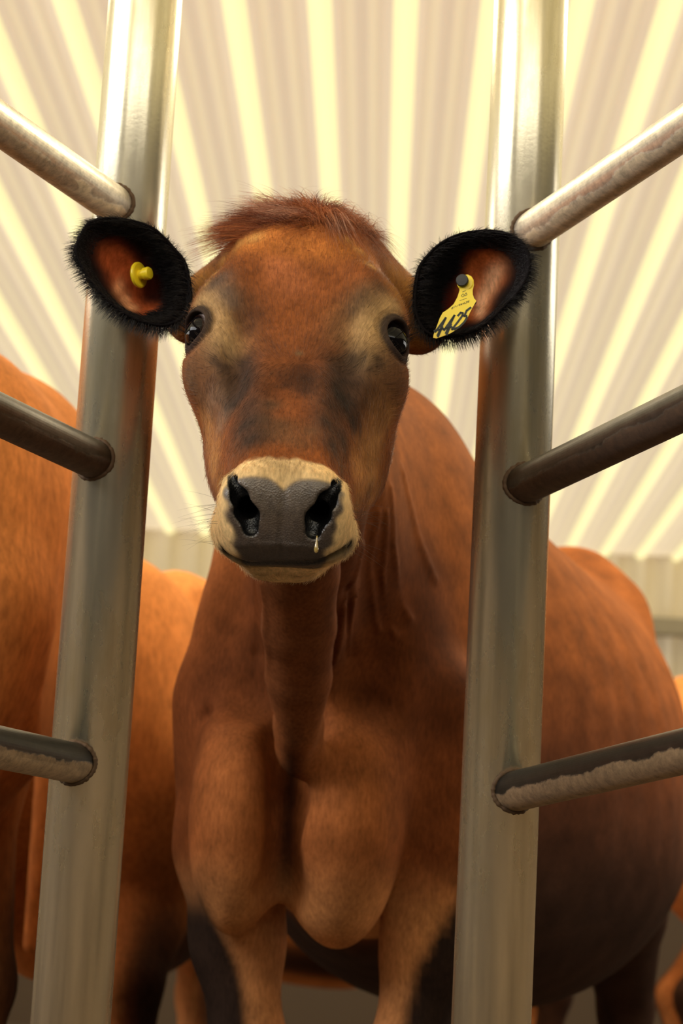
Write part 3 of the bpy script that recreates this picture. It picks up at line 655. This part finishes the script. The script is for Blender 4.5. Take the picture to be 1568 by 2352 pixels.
def ear_mesh(s):
    (cx, cy, cz), rim = EAR[s]; rim = catmull(rim, 132); n = len(rim); rings = 30
    V = []; K = []; side = []
    for j in range(rings+1):
        k = np.full(n, j/rings); p, y = ear_front(s, k, rim); V.append(np.stack([cx+p[:, 0], cy+y, cz+p[:, 1]], -1)); K.append(k); side.append(np.zeros(n))
    p, y = ear_front(s, np.ones(n), rim)
    for t in (.25, .5, .75):
        a_ = math.pi*t; out = 1+.045*math.sin(a_); V.append(np.stack([cx+p[:, 0]*out, cy+y+.0045*(1-math.cos(a_)), cz+p[:, 1]*out], -1)); K.append(np.ones(n)); side.append(np.full(n, .5))
    for j in range(rings, -1, -2):
        k = np.full(n, j/rings); p, y = ear_front(s, k, rim); V.append(np.stack([cx+p[:, 0], cy+y+.009, cz+p[:, 1]], -1)); K.append(k); side.append(np.ones(n))
    m_ = len(V); V = np.concatenate(V); K = np.concatenate(K); side = np.concatenate(side)
    F = [(j*n+i, j*n+(i+1) % n, (j+1)*n+(i+1) % n, (j+1)*n+i) for j in range(m_-1) for i in range(n)]
    if s > 0: F = [f[::-1] for f in F]
    D = V-np.array([cx, cy, cz]); dx, dz = D[:, 0]*s, D[:, 2]        # dx grows towards the tip
    c = np.tile(srgb(24, 21, 22), (len(V), 1)); vn = vnoise(V, 220, 21+s)
    inner = (side == 0)
    if s < 0:
        c = paint(c, srgb(206, 100, 50), inner*.95*np.clip(sum(np.exp(-(((dx-a_)/r1)**2+((dz-b_)/r2)**2)**1.6) for a_, b_, r1, r2 in ((.026, .024, .017, .014), (.014, .008, .018, .018), (.008, -.008, .014, .015), (-.010, -.024, .018, .010))), 0, 1)*(.8+.15*vn))
        c = paint(c, srgb(236, 170, 120), inner*.8*np.clip(sum(np.exp(-(((dx-a_)/r1)**2+((dz-b_)/r2)**2)) for a_, b_, r1, r2 in ((.021, -.004, .005, .010), (.013, -.016, .005, .008), (.006, -.026, .006, .006))), 0, 1))
        c = paint(c, srgb(70, 24, 12), inner*.8*np.exp(-(((dx+.010)/.016)**2+((dz-.004)/.022)**2)))
    else:
        c = paint(c, srgb(214, 112, 56), inner*.95*np.clip(sum(np.exp(-(((dx-a_)/r1)**2+((dz-b_)/r2)**2)**1.6) for a_, b_, r1, r2 in ((.014, .034, .018, .012), (.020, .022, .017, .016), (.006, .008, .018, .020), (.008, -.010, .013, .016))), 0, 1)*(.85+.15*vn))
        c = paint(c, srgb(250, 190, 146), inner*.9*np.clip(sum(np.exp(-(((dx-a_)/r1)**2+((dz-b_)/r2)**2)) for a_, b_, r1, r2 in ((.026, .026, .008, .009), (.022, .014, .007, .010), (.015, .000, .006, .012), (.012, -.014, .005, .010))), 0, 1))
        c = paint(c, srgb(84, 26, 12), inner*.9*np.exp(-(((dx+.014)/.016)**2+((dz+.012)/.022)**2)))
    return V, F, c

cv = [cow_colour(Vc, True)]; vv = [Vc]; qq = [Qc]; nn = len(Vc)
for s_ in (-1, 1):
    v_, f_, c_ = ear_mesh(s_); vv.append(v_); qq.append(np.array(f_)+nn); cv.append(np.concatenate([c_, np.ones((len(c_), 1))], 1)); nn += len(v_)
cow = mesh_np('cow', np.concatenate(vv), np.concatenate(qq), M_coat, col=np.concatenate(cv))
tag(cow, 'brown cow facing the camera between the two steel posts, black-rimmed ears', 'cow')
print('colour', round(time.time()-_t, 1))

# ------------------------------------------------------------ eyes
def mat_eye():
    m, nt, b = material('eye_wet', rough=.04, spec=.6)
    at = nd(nt, 'ShaderNodeAttribute', attribute_name='coat'); nt.links.new(at.outputs[0], b.inputs['Base Color'])
    b.inputs['Specular IOR Level'].default_value = .15
    return m
M_eye = mat_eye()
def eyeball(s, gaze):
    """gaze in head axes"""
    R = .0235; cen = EYE[s]+eye_axes(s)[0]*.0008 + np.array([0, boff(.012, 0), 0])
    nu, nv = 96, 64; V = []; F = []
    for j in range(nv+1):
        th = math.pi*j/nv
        for i in range(nu):
            ph = 2*math.pi*i/nu; V.append((math.sin(th)*math.cos(ph), math.sin(th)*math.sin(ph), math.cos(th)))
    for j in range(nv):
        for i in range(nu): F.append((j*nu+i, (j+1)*nu+i, (j+1)*nu+(i+1) % nu, j*nu+(i+1) % nu))
    V = np.array(V); g = np.array(gaze, float); g /= np.linalg.norm(g)
    hz = np.array([-.2, 0, 1.]); hz -= g*(hz @ g); hz /= np.linalg.norm(hz); vt = np.cross(g, hz)     # long axis of the pupil
    x, y, z = V @ hz, V @ vt, V @ g
    ang = np.arctan2(np.sqrt(x*x+y*y), z); pr = np.sqrt((x/.80)**2+(y/.64)**2)
    c = np.tile(srgb(212, 190, 184), (len(V), 1))
    iris = paint(np.tile(srgb(96, 48, 24), (len(V), 1)), srgb(48, 22, 12), sm(ang, .45, .80))
    mi_ = sm(-ang, -.99, -.93); c = c+(iris-c)*mi_[:, None]
    c = paint(c, srgb(14, 11, 12), sm(-pr, -1.06, -.94)*(z > 0))
    c = paint(c, srgb(30, 20, 18), .8*np.exp(-((ang-.98)/.04)**2))
    cor = 1+.07*np.exp(-(ang/.55)**4)
    P = from_head(cen+V*R*cor[:, None])
    o = mesh_np('eye', P, np.array(F), M_eye, cow, col=c); o['label'] = 'glossy dark eye'
    return o
eyeball(-1, (.40, -.88, .34)); eyeball(1, (.40, .80, .44))


# ------------------------------------------------------------ hair
def strands(name, roots, dirs, lens, rad, cols, mat, parent, bend=(0, 0, 0), seg=4, jit=.12):
    """tapered three-sided hairs as one mesh"""
    roots = np.asarray(roots, float); n = len(roots); dirs = np.asarray(dirs, float)+rng.normal(size=(n, 3))*jit
    dirs /= np.linalg.norm(dirs, axis=1, keepdims=True); lens = np.broadcast_to(lens, (n,)).astype(float)
    bend = np.broadcast_to(np.asarray(bend, float), (n, 3)); rad = np.broadcast_to(rad, (n,))
    side = np.cross(dirs, rng.normal(size=(n, 3))); side /= np.linalg.norm(side, axis=1, keepdims=True); up = np.cross(dirs, side)
    V = np.zeros((n, seg, 3, 3)); 
    for k in range(seg):
        u = k/(seg-1); c = roots+dirs*(lens*u)[:, None]+bend*(lens*u*u)[:, None]; r = rad*(1-.85*u)
        for q in range(3):
            t = 2*math.pi*q/3; V[:, k, q] = c+(side*math.cos(t)+up*math.sin(t))*r[:, None]
    base = np.arange(n)[:, None, None]*seg*3; k = np.arange(seg-1)[None, :, None]; q = np.arange(3)[None, None, :]
    a = base+k*3+q; b_ = base+k*3+(q+1) % 3
    F = np.stack([a, b_, b_+3, a+3], -1).reshape(-1, 4)
    C_ = np.repeat(np.asarray(cols, float), seg*3, axis=0)
    return mesh_np(name, V.reshape(-1, 3), F, mat, parent, col=np.clip(C_, .002, 1))
def unit(v): return v/np.maximum(np.linalg.norm(v, axis=-1, keepdims=True), 1e-9)
# short coat over head, neck and chest, lying along the flow of the hair
def normals(P):
    out = []
    for i in range(0, len(P), 200000):
        p = P[i:i+200000]; e = np.float32(2e-3); f0 = cow_sdf(p)
        out.append(np.stack([cow_sdf(p+np.array(o_, np.float32)*e)-f0 for o_ in ((1, 0, 0), (0, 1, 0), (0, 0, 1))], -1))
    return unit(np.concatenate(out))
HHc = to_head(Vc); headm = (Vc[:, 1] < 2.42) & (Vc[:, 2] > .80)
nose = (HHc[:, 0] > .250) & (np.abs(HHc[:, 1]-.007) < .056) & (HHc[:, 2] > -.034) & headm
N_, A_, W_ = eye_axes(1); Sx = np.stack([HHc[:, 0], np.abs(HHc[:, 1]), HHc[:, 2]], -1)-EYE[1]
eyem = (np.sqrt(((Sx @ A_)/EA)**2+((Sx @ W_)/EW)**2) < 1.25) & headm
cand = np.where(headm & ~nose & ~eyem & (Vc[:, 1] < 2.36))[0]
pick = rng.choice(cand, min(70000, len(cand)), replace=False)
Pp = Vc[pick]+rng.normal(size=(len(pick), 3)).astype(np.float32)*.0008; Nn = normals(Pp); Hq = to_head(Pp)
whorl = np.array([.085, .008, .045]); fl = Hq-whorl; fl[:, 2] *= .3; fl = unit(fl)
fl = np.where((Hq[:, 0] > .085)[:, None], unit(fl+np.array([1.2, 0, -.2])), unit(fl+np.array([-1.0, 0, -.3])))
fw = fl @ HM; fw = unit(fw-Nn*(fw*Nn).sum(-1, keepdims=True)); cc_ = cow_colour(Pp)*(.75+.6*rng.random((len(Pp), 1)))
strands('coat_hair', Pp-Nn*.0006, fw+Nn*.28, .0065+.003*rng.random(len(Pp)), .00017, cc_, M_hairA, cow, -Nn*.12, 3, .10)
pk2 = np.where((Vc[:, 1] > 2.36) & (Vc[:, 1] < 3.2) & (Vc[:, 2] > .45))[0]
# forelock: swirled tuft on the poll
def tuft(n, c0, sp, d, ln, bend, col, seg=6):
    c0 = np.array(c0, float); r0 = c0+rng.normal(size=(n, 3))*np.array(sp)
    d = np.array(d, float); cl = srgb(*col)*(.55+.9*rng.random((n, 1)))
    return r0 @ HM+HE, np.tile(d @ HM, (n, 1)), ln*(.6+.6*rng.random(n)), np.tile(np.array(bend) @ HM, (n, 1)), cl
TUFTS = []
rt, dr, ls, bd, cl = [], [], [], [], []
for k in range(204):
    bx = rng.uniform(-.056, .060); ax_ = rng.uniform(-.205, -.105) if k > 40 else rng.uniform(-.12, -.075); low = ax_ > -.125
    wob = rng.normal(size=3)*.28
    if bx < -.010: d, bn, ln = (-.05, -1.0, .45), (.10, -.3, -.35), .042
    elif bx < .012: d, bn, ln = (-.45, -.35, .7), (.5, -.3+rng.normal()*.6, -.30), .036
    else: d, bn, ln = (-.15, .35, .75), (.95, .25, -.50), .038
    if low: d, bn, ln = (.55, np.sign(bx)*.45, .55), (.35, 0, -.5), .018; bx *= .55
    if k > 189: bx = rng.uniform(-.04, 0); d, bn, ln, ax_, low = (-.9, -.3, .7), (1.2, .9, -.9), .046, -.185, False
    d = np.array(d)+wob; ln *= rng.uniform(.65, 1.35)
    cz = .046-.030*(bx/.06)**2+(ax_+.15)*.55*(ax_ < -.15)-.18*np.clip(-ax_-.185, 0, 1)*2+.002*low
    col = [(156, 84, 44), (118, 60, 34), (186, 108, 58), (196, 142, 114)][rng.choice(4, p=[.36, .24, .28, .12])]
    if low: col = (176, 102, 52)
    a_, b_, c_, e_, f_ = tuft(40 if low else 75, (ax_, bx, cz-.008), (.006, .005, .003), d, ln, bn, col); rt.append(a_); dr.append(b_); ls.append(c_); bd.append(e_); cl.append(f_)
strands('forelock', np.concatenate(rt), np.concatenate(dr), np.concatenate(ls), .00028, np.concatenate(cl), M_hairA, cow, np.concatenate(bd), 7, .16)['label'] = 'tousled reddish tuft of hair on the poll'
# ear fringes
for s_ in (-1, 1):
    (cx, cy, cz), rim0 = EAR[s_]; rim_ = catmull(rim0, 4000); n = 4000
    cen = np.array([cx, cy, cz]); kk = rng.uniform(.80, 1.0, n); p, y = ear_front(s_, kk, rim_)
    P0 = np.stack([cx+p[:, 0], cy+y+.002, cz+p[:, 1]], -1); out = unit(np.stack([p[:, 0], np.zeros(n), p[:, 1]], -1))
    d = out*1.0+np.array([s_*.55, -.25, -.15]); ln = .009+.007*rng.random(n)
    c_ = srgb(26, 23, 24)*(.5+1.3*rng.random((n, 1)))
    strands('ear_fringe', P0, d, ln, .00030, c_, M_hairA, cow, np.array([s_*.1, 0, -.35]), 4, .22)['label'] = 'black hair fringe around the ear rim'
    # fuzz of the inner rim band and the root side
    n = 9000; rim_ = catmull(rim0, n); kk = rng.uniform(.55, .98, n); p, y = ear_front(s_, kk, rim_)
    keep = (kk > .80) | (p[:, 0]*s_ < -.016); P0 = np.stack([cx+p[:, 0], cy+y-.0005, cz+p[:, 1]], -1)[keep]; m_ = len(P0)
    d = np.tile(np.array([s_*.9, -.7, .25]), (m_, 1)); c_ = srgb(30, 26, 27)*(.5+1.2*rng.random((m_, 1)))
    strands('ear_hair', P0, d, .008+.009*rng.random(m_), .00026, c_, M_hairA, cow, np.array([0, .15, -.2]), 4, .22)['label'] = 'black hair growing inside the ear'
# whiskers
for sd in (-1, 1):
    n = 26; q = np.stack([rng.uniform(.235, .275, n), .007+sd*rng.uniform(.048, .056, n), rng.uniform(-.03, .01, n)], -1)
    strands('whiskers', from_head(q), (np.stack([rng.uniform(-.1, .4, n), np.full(n, sd*1.0), rng.uniform(-.4, .4, n)], -1)) @ HM, .03+.02*rng.random(n), .00016, np.tile(srgb(90, 70, 55), (n, 1)), M_hairA, cow, (0, 0, -.15), 5, .12)
# eyelashes
for s_ in (-1, 1):
    N, A, W = eye_axes(s_); n = 60; t = rng.uniform(2.2, 4.1, n) if True else 0
    q = EYE[s_]+np.array([0, .0004, 0])+N*.016-np.outer(np.cos(t-math.pi)*EA*1.06, A)+np.outer(np.sin(t-math.pi)*EW*1.06, W)*1.0
    strands('eyelashes', from_head(q), np.tile((N*.8-A*.7) @ HM, (n, 1)), .012+.006*rng.random(n), .00022, np.tile(srgb(30, 24, 22), (n, 1)), M_hairA, cow, (0, 0, -.2), 5, .15)

# drop hanging from the nostril on the right
m, nt, b = material('nose_drip', tuple(srgb(196, 168, 96)), .12, 0, .6); b.inputs['Transmission Weight'].default_value = .35
V = []; F = []; q0 = np.array([.2905, .0385, .0075]); dn_ = np.array([.35, 0, -1.]) @ HM; prof_d = [(0, .0006), (.002, .0009), (.005, .0010), (.009, .0016), (.0120, .0021), (.0142, .0018), (.0155, .0006)]
P0 = from_head(q0); ax1 = unit(np.cross(np.array([0, 0, -1.]), [0, 1., 0])); ax2 = np.array([0, 1., 0])
for h_, r_ in prof_d:
    for i in range(16): V.append(P0+np.array([0, 0, -1.])*h_+r_*(ax1*math.cos(i*math.pi/8)+ax2*math.sin(i*math.pi/8)))
for j in range(len(prof_d)-1):
    for i in range(16): F.append((j*16+i, j*16+(i+1) % 16, (j+1)*16+(i+1) % 16, (j+1)*16+i))
F += [tuple(range(16))[::-1], tuple(range((len(prof_d)-1)*16, len(prof_d)*16))]
mesh_np('nose_drip', V, F, m, cow)['label'] = 'yellowish drop hanging from the nostril'

# ------------------------------------------------------------ ear tags
M_tag, _n, _b2 = material('tag_yellow', tuple(srgb(252, 222, 40)), .35, 0, .5)
M_tagback, _n, _b2 = material('tag_back', tuple(srgb(176, 104, 24)), .4, 0, .5)
M_ink, _n, _b2 = material('tag_ink', tuple(srgb(28, 38, 28)), .5)
M_stud, _n, _b2 = material('tag_stud', tuple(srgb(28, 26, 24)), .5)
def root_empty(name, loc, label, cat):
    o = bpy.data.objects.new(name, None); C.objects.link(o); o.location = loc; bpy.context.view_layer.update(); return tag(o, label, cat)
def plate(name, pts, th, mat, parent, curve):
    """pts in the tag's (x,z) plane; curve(x,z) gives y"""
    n = len(pts); V = [(x, curve(x, z), z) for x, z in pts]+[(x, curve(x, z)+th, z) for x, z in pts]
    F = [tuple(range(n)), tuple(range(2*n-1, n-1, -1))]+[(i, (i+1) % n, n+(i+1) % n, n+i) for i in range(n)]
    # fan with interior grid keeps the bend smooth: triangulate
    import bmesh
    o = mesh_np(name, V, F, mat, parent, smooth=False); bm = bmesh.new(); bm.from_mesh(o.data); bmesh.ops.triangulate(bm, faces=bm.faces[:])
    bm.to_mesh(o.data); bm.free(); return o

PL = [(-0.00396, -0.00022), (-0.00239, 0.00445), (0.00103, 0.00693), (0.00497, 0.00761), (0.00857, 0.00597), (0.01092, 0.00244), (0.01158, -0.00302), (0.01049, -0.00857), (0.01068, -0.01313), (0.01217, -0.01716), (0.01448, -0.01977), (0.01205, -0.02493), (0.00923, -0.03101), (0.00644, -0.03799), (0.00233, -0.04459), (-0.00355, -0.05082), (-0.01036, -0.05574), (-0.0181, -0.05934), (-0.02412, -0.06194), (-0.02722, -0.06121), (-0.02691, -0.05847), (-0.02423, -0.04969), (-0.02157, -0.04045), (-0.01876, -0.03438), (-0.01324, -0.02997), (-0.00819, -0.02468), (-0.00457, -0.01672), (-0.00269, -0.0093), (-0.00336, -0.00385)]
DG = [[(-0.02295, -0.0587), (-0.01545, -0.03966), (-0.0253, -0.0552)], [(-0.02622, -0.05435), (-0.01758, -0.05114)], [(-0.02245, -0.06004), (-0.01854, -0.04938)],
      [(-0.01474, -0.05598), (-0.0068, -0.03645), (-0.01663, -0.05291)], [(-0.01754, -0.05205), (-0.0089, -0.04885)], [(-0.0138, -0.05729), (-0.0099, -0.04618)],
      [(-0.00328, -0.03671), (-0.00078, -0.03339), (0.00143, -0.03372), (0.00111, -0.03647), (-0.00301, -0.04307), (-0.00879, -0.05157)], [(-0.00879, -0.05157), (-0.00447, -0.04996)],
      [(0.00907, -0.02737), (0.00526, -0.03077), (0.00288, -0.03683), (0.00505, -0.03625), (0.00558, -0.0385), (0.00315, -0.04318), (-0.00104, -0.04796), (-0.00616, -0.05142)]]
SEG = {'6': [(1, 2), (0, 1.6), (0, 0), (1, 0), (1, 1), (0, 1)], '7': [(0, 2), (1, 2), (.3, 0)], '1': [(.5, 2), (.5, 0)], '9': [(1, 1), (0, 1), (0, 2), (1, 2), (1, 0)],
       '4': [(.75, 0), (.75, 2), (0, .7), (1, .7)], '2': [(0, 2), (1, 2), (1, 1), (0, 0), (1, 0)], '5': [(1, 2), (0, 2), (0, 1), (1, 1), (1, 0), (0, 0)]}
def ink(name, lines, wd, crv, parent):
    V = []; F = []
    for ln in lines:
        for (x0, z0), (x1, z1) in zip(ln[:-1], ln[1:]):
            m_ = 6; L = math.hypot(x1-x0, z1-z0); nx_, nz_ = -(z1-z0)/L*wd/2, (x1-x0)/L*wd/2; ex, ez = (x1-x0)/L*wd*.3, (z1-z0)/L*wd*.3
            b0 = len(V)
            for k in range(m_+1):
                t = k/m_; x = x0-ex+(x1-x0+2*ex)*t; z = z0-ez+(z1-z0+2*ez)*t
                for sg_ in (1, -1): V.append((x+sg_*nx_, crv(x+sg_*nx_, z+sg_*nz_)-.00025, z+sg_*nz_))
            for k in range(m_): F.append((b0+2*k, b0+2*k+1, b0+2*k+3, b0+2*k+2))
    return mesh_np(name, V, np.array(F), M_ink, parent, smooth=False)
tcur = lambda x, z: -.002-.12*max(0, -z-.0)*.6+1.6*(x-.002+z*.35)**2*0
T1 = root_empty('ear_tag', (.1094, 2.226, 1.158), 'large yellow ear tag numbered 4425 hanging in the ear on the right', 'ear tag')
plate('tag_panel', PL, .0014, M_tag, T1, tcur)
ink('number', DG, .0021, tcur, T1)
small = []
for i, ch in enumerate('67194425'):
    ox, oz = -.0101+.00224*i, -.0300+.00108*i
    small.append([(ox+p*.0013+q*.00035, oz+p*.0006+q*.00105) for p, q in SEG[ch]])
ink('small_number', small, .00032, tcur, T1)
em = [[(-.0010, -.0155), (.0008, -.0130), (.0022, -.0150), (.0008, -.0165), (-.0010, -.0155)], [(.0022, -.0145), (.0040, -.0118), (.0050, -.0140), (.0030, -.0152)], [(.0002, -.0112), (.0034, -.0095)],
      [(-.0022, -.0205), (.0000, -.0196)], [(.0006, -.0194), (.0026, -.0185)], [(.0032, -.0183), (.0046, -.0177)]]
ink('printed_mark', em, .00040, tcur, T1)
def disc_solid(name, cen, axis_, prof_, mat, parent, seg=48):
    a = np.array(axis_, float); a /= np.linalg.norm(a); u = np.cross(a, [0, 0, 1.]); u /= np.linalg.norm(u); v = np.cross(a, u); V = []; F = []
    for r, h in prof_:
        for i in range(seg):
            t = 2*math.pi*i/seg; V.append(np.array(cen)+a*h+r*(u*math.cos(t)+v*math.sin(t)))
    m_ = len(prof_)
    for j in range(m_-1):
        for i in range(seg): F.append((j*seg+i, j*seg+(i+1) % seg, (j+1)*seg+(i+1) % seg, (j+1)*seg+i))
    F.append(tuple(range(seg))[::-1]); F.append(tuple(range((m_-1)*seg, m_*seg)))
    return mesh_np(name, V, F, mat, parent, smooth=False)
disc_solid('stud', (0.0005, .0, 0.0), (-.25, -1, .05), [(.0028, -.062), (.0028, .002), (.0062, .0022), (.0064, .006), (.0058, .0068), (.0022, .0070)], M_stud, T1)
disc_solid('collar', (0.003, .0, -.001), (-.2, -1, .05), [(.0070, -.0012), (.0082, -.0010), (.0084, .0012), (.0074, .0018), (.0066, .0018)], M_tag, T1)
BK = [(-.0026, -.0386), (.0006, -.0281), (.0049, -.0212), (.0170, -.0172), (.0261, -.0167), (.0227, -.0221), (.0216, -.0293), (.0099, -.0337)]
BK = [(x, z) for x, z in BK]
bo = plate('back_panel', BK, .0014, M_tagback, T1, lambda x, z: .102-.226*0-.010)
bo['label'] = 'amber rear flap of the tag behind the ear'
T2 = root_empty('ear_tag', (-.2213, 2.272, 1.161), 'small round yellow button tag with a knob in the ear on the left', 'ear tag')
disc_solid('button_disc', (0, 0, 0), (.86, -.50, .05), [(.0040, -.006), (.0040, -.002), (.0128, -.0016), (.0136, .0), (.0134, .0016), (.0118, .0024), (.0070, .0018), (.0040, .0018)], M_tag, T2)
disc_solid('knob', (0, 0, 0), (.86, -.50, .05), [(.0052, .001), (.0050, .007), (.0066, .0076), (.0068, .0125), (.0058, .0142), (.0020, .0148)], M_tag, T2)

# ------------------------------------------------------------ the other cows, out of focus behind
def herd_sdf(P, neckturn=0., headdown=.25, back=0):
    """standing cow: nose towards -x, spine along x (0 at the shoulders, 1.55 at the rump), z up"""
    t, u, v = P[:, 0], P[:, 1], P[:, 2]; U = np.abs(u)
    f = Loft([(-.10, 0, .86, .11, .20, .18), (.0, 0, .88, .19, .32, .30), (.2, 0, .90, .23, .36, .36), (.5, 0, .86, .30, .37, .40), (.85, 0, .84, .33, .38, .42), (1.15, 0, .88, .30, .36, .38),
              (1.4, 0, .96, .25, .30, .30), (1.55, 0, .99, .20, .26, .26), (1.64, 0, 1.0, .12, .20, .2)], 2.2)(t, u, v)
    S = np.stack([t, U, v], -1)
    f = smin(f, ell(S, (.08, .15, .90), (.16, .08, .24)), .06)
    f = smin(f, cap(S, (1.22, .17, 1.20), (1.25, .22, 1.19), .05, .04), .07)
    f = smin(f, ell(S, (1.45, .14, .88), (.17, .11, .26)), .06)
    hx = -.72; hy = neckturn; hz = 1.12-headdown
    if back:
        f = smin(f, chain(P, [(.08, 0, 1.02), (.04, -.25, 1.10), (.14, -.50, 1.08), (.26, -.62, 1.02)], [.19, .15, .12, .10], .05), .08)
        f = smin(f, chain(P, [(.26, -.62, 1.02), (.42, -.72, .94), (.56, -.78, .80)], [.10, .085, .058], .04), .05)
    else: f = smin(f, chain(P, [(.05, 0, 1.02), (-.20, hy*.25, 1.05-headdown*.2), (-.45, hy*.7, 1.12-headdown*.7), (-.58, hy, 1.16-headdown)], [.19, .15, .115, .095], .05), .08)
    if not back: f = smin(f, chain(P, [(-.58, hy, 1.16-headdown), (-.72, hy, 1.08-headdown), (-.90, hy, .92-headdown), (-.98, hy, .85-headdown)], [.10, .09, .062, .058], .04), .05)
    E_ = P.copy(); E_[:, 1] = np.abs(P[:, 1]-hy)
    if not back: f = smin(f, ellR(E_, (-.56, .155, 1.19-headdown), (.03, .085, .05), np.eye(3)), .03)
    for pts, rs in ((((.0, .14, .85), (.02, .15, .66), (-.02, .14, .40), (-.01, .14, .14), (-.03, .14, .05)), (.10, .07, .045, .028, .045)),
                    (((1.45, .17, .85), (1.36, .17, .62), (1.52, .16, .44), (1.47, .16, .16), (1.42, .16, .05)), (.15, .09, .05, .032, .045))):
        f = smin(f, chain(S, pts, rs, .03), .05)
    f = smin(f, ell(S, (1.18, .05, .56), (.19, .12, .13)), .05)
    f = smin(f, chain(P, [(1.62, 0, 1.14), (1.70, 0, .95), (1.69, 0, .50)], [.03, .022, .02], .02), .04)
    return f
def herd_colour(V, base, seed):
    n = len(V); c = np.tile(srgb(*base), (n, 1)); t, u, z = V[:, 0], V[:, 1], V[:, 2]
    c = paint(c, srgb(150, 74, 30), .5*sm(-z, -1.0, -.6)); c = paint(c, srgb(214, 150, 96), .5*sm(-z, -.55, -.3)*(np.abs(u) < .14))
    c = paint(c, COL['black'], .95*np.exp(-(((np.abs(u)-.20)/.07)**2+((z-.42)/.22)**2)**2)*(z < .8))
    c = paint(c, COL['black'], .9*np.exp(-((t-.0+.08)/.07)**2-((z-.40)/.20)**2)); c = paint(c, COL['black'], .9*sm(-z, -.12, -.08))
    return np.clip(c*(1+.12*vnoise(V, 12, seed)[:, None]), .004, .95)
def herd_mesh(name, base, seed, turn, down, back=0):
    ax_ = (np.arange(-1.15, 1.85, .018, dtype=np.float32), np.arange(-.95, .75, .018, dtype=np.float32), np.arange(-.03, 1.42, .018, dtype=np.float32))
    V_, Q_ = build_implicit(lambda P: herd_sdf(P, turn, down, back), ax_, 1)
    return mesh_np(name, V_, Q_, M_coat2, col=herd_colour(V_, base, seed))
def place(o, x, y, ang, sc, label):
    o.location = (x, y, 0); o.rotation_euler = (0, 0, math.radians(ang)); o.scale = (sc,)*3; tag(o, label, 'cow')
    return o
# ang: spine x axis (head -> rump) turned by ang from +X
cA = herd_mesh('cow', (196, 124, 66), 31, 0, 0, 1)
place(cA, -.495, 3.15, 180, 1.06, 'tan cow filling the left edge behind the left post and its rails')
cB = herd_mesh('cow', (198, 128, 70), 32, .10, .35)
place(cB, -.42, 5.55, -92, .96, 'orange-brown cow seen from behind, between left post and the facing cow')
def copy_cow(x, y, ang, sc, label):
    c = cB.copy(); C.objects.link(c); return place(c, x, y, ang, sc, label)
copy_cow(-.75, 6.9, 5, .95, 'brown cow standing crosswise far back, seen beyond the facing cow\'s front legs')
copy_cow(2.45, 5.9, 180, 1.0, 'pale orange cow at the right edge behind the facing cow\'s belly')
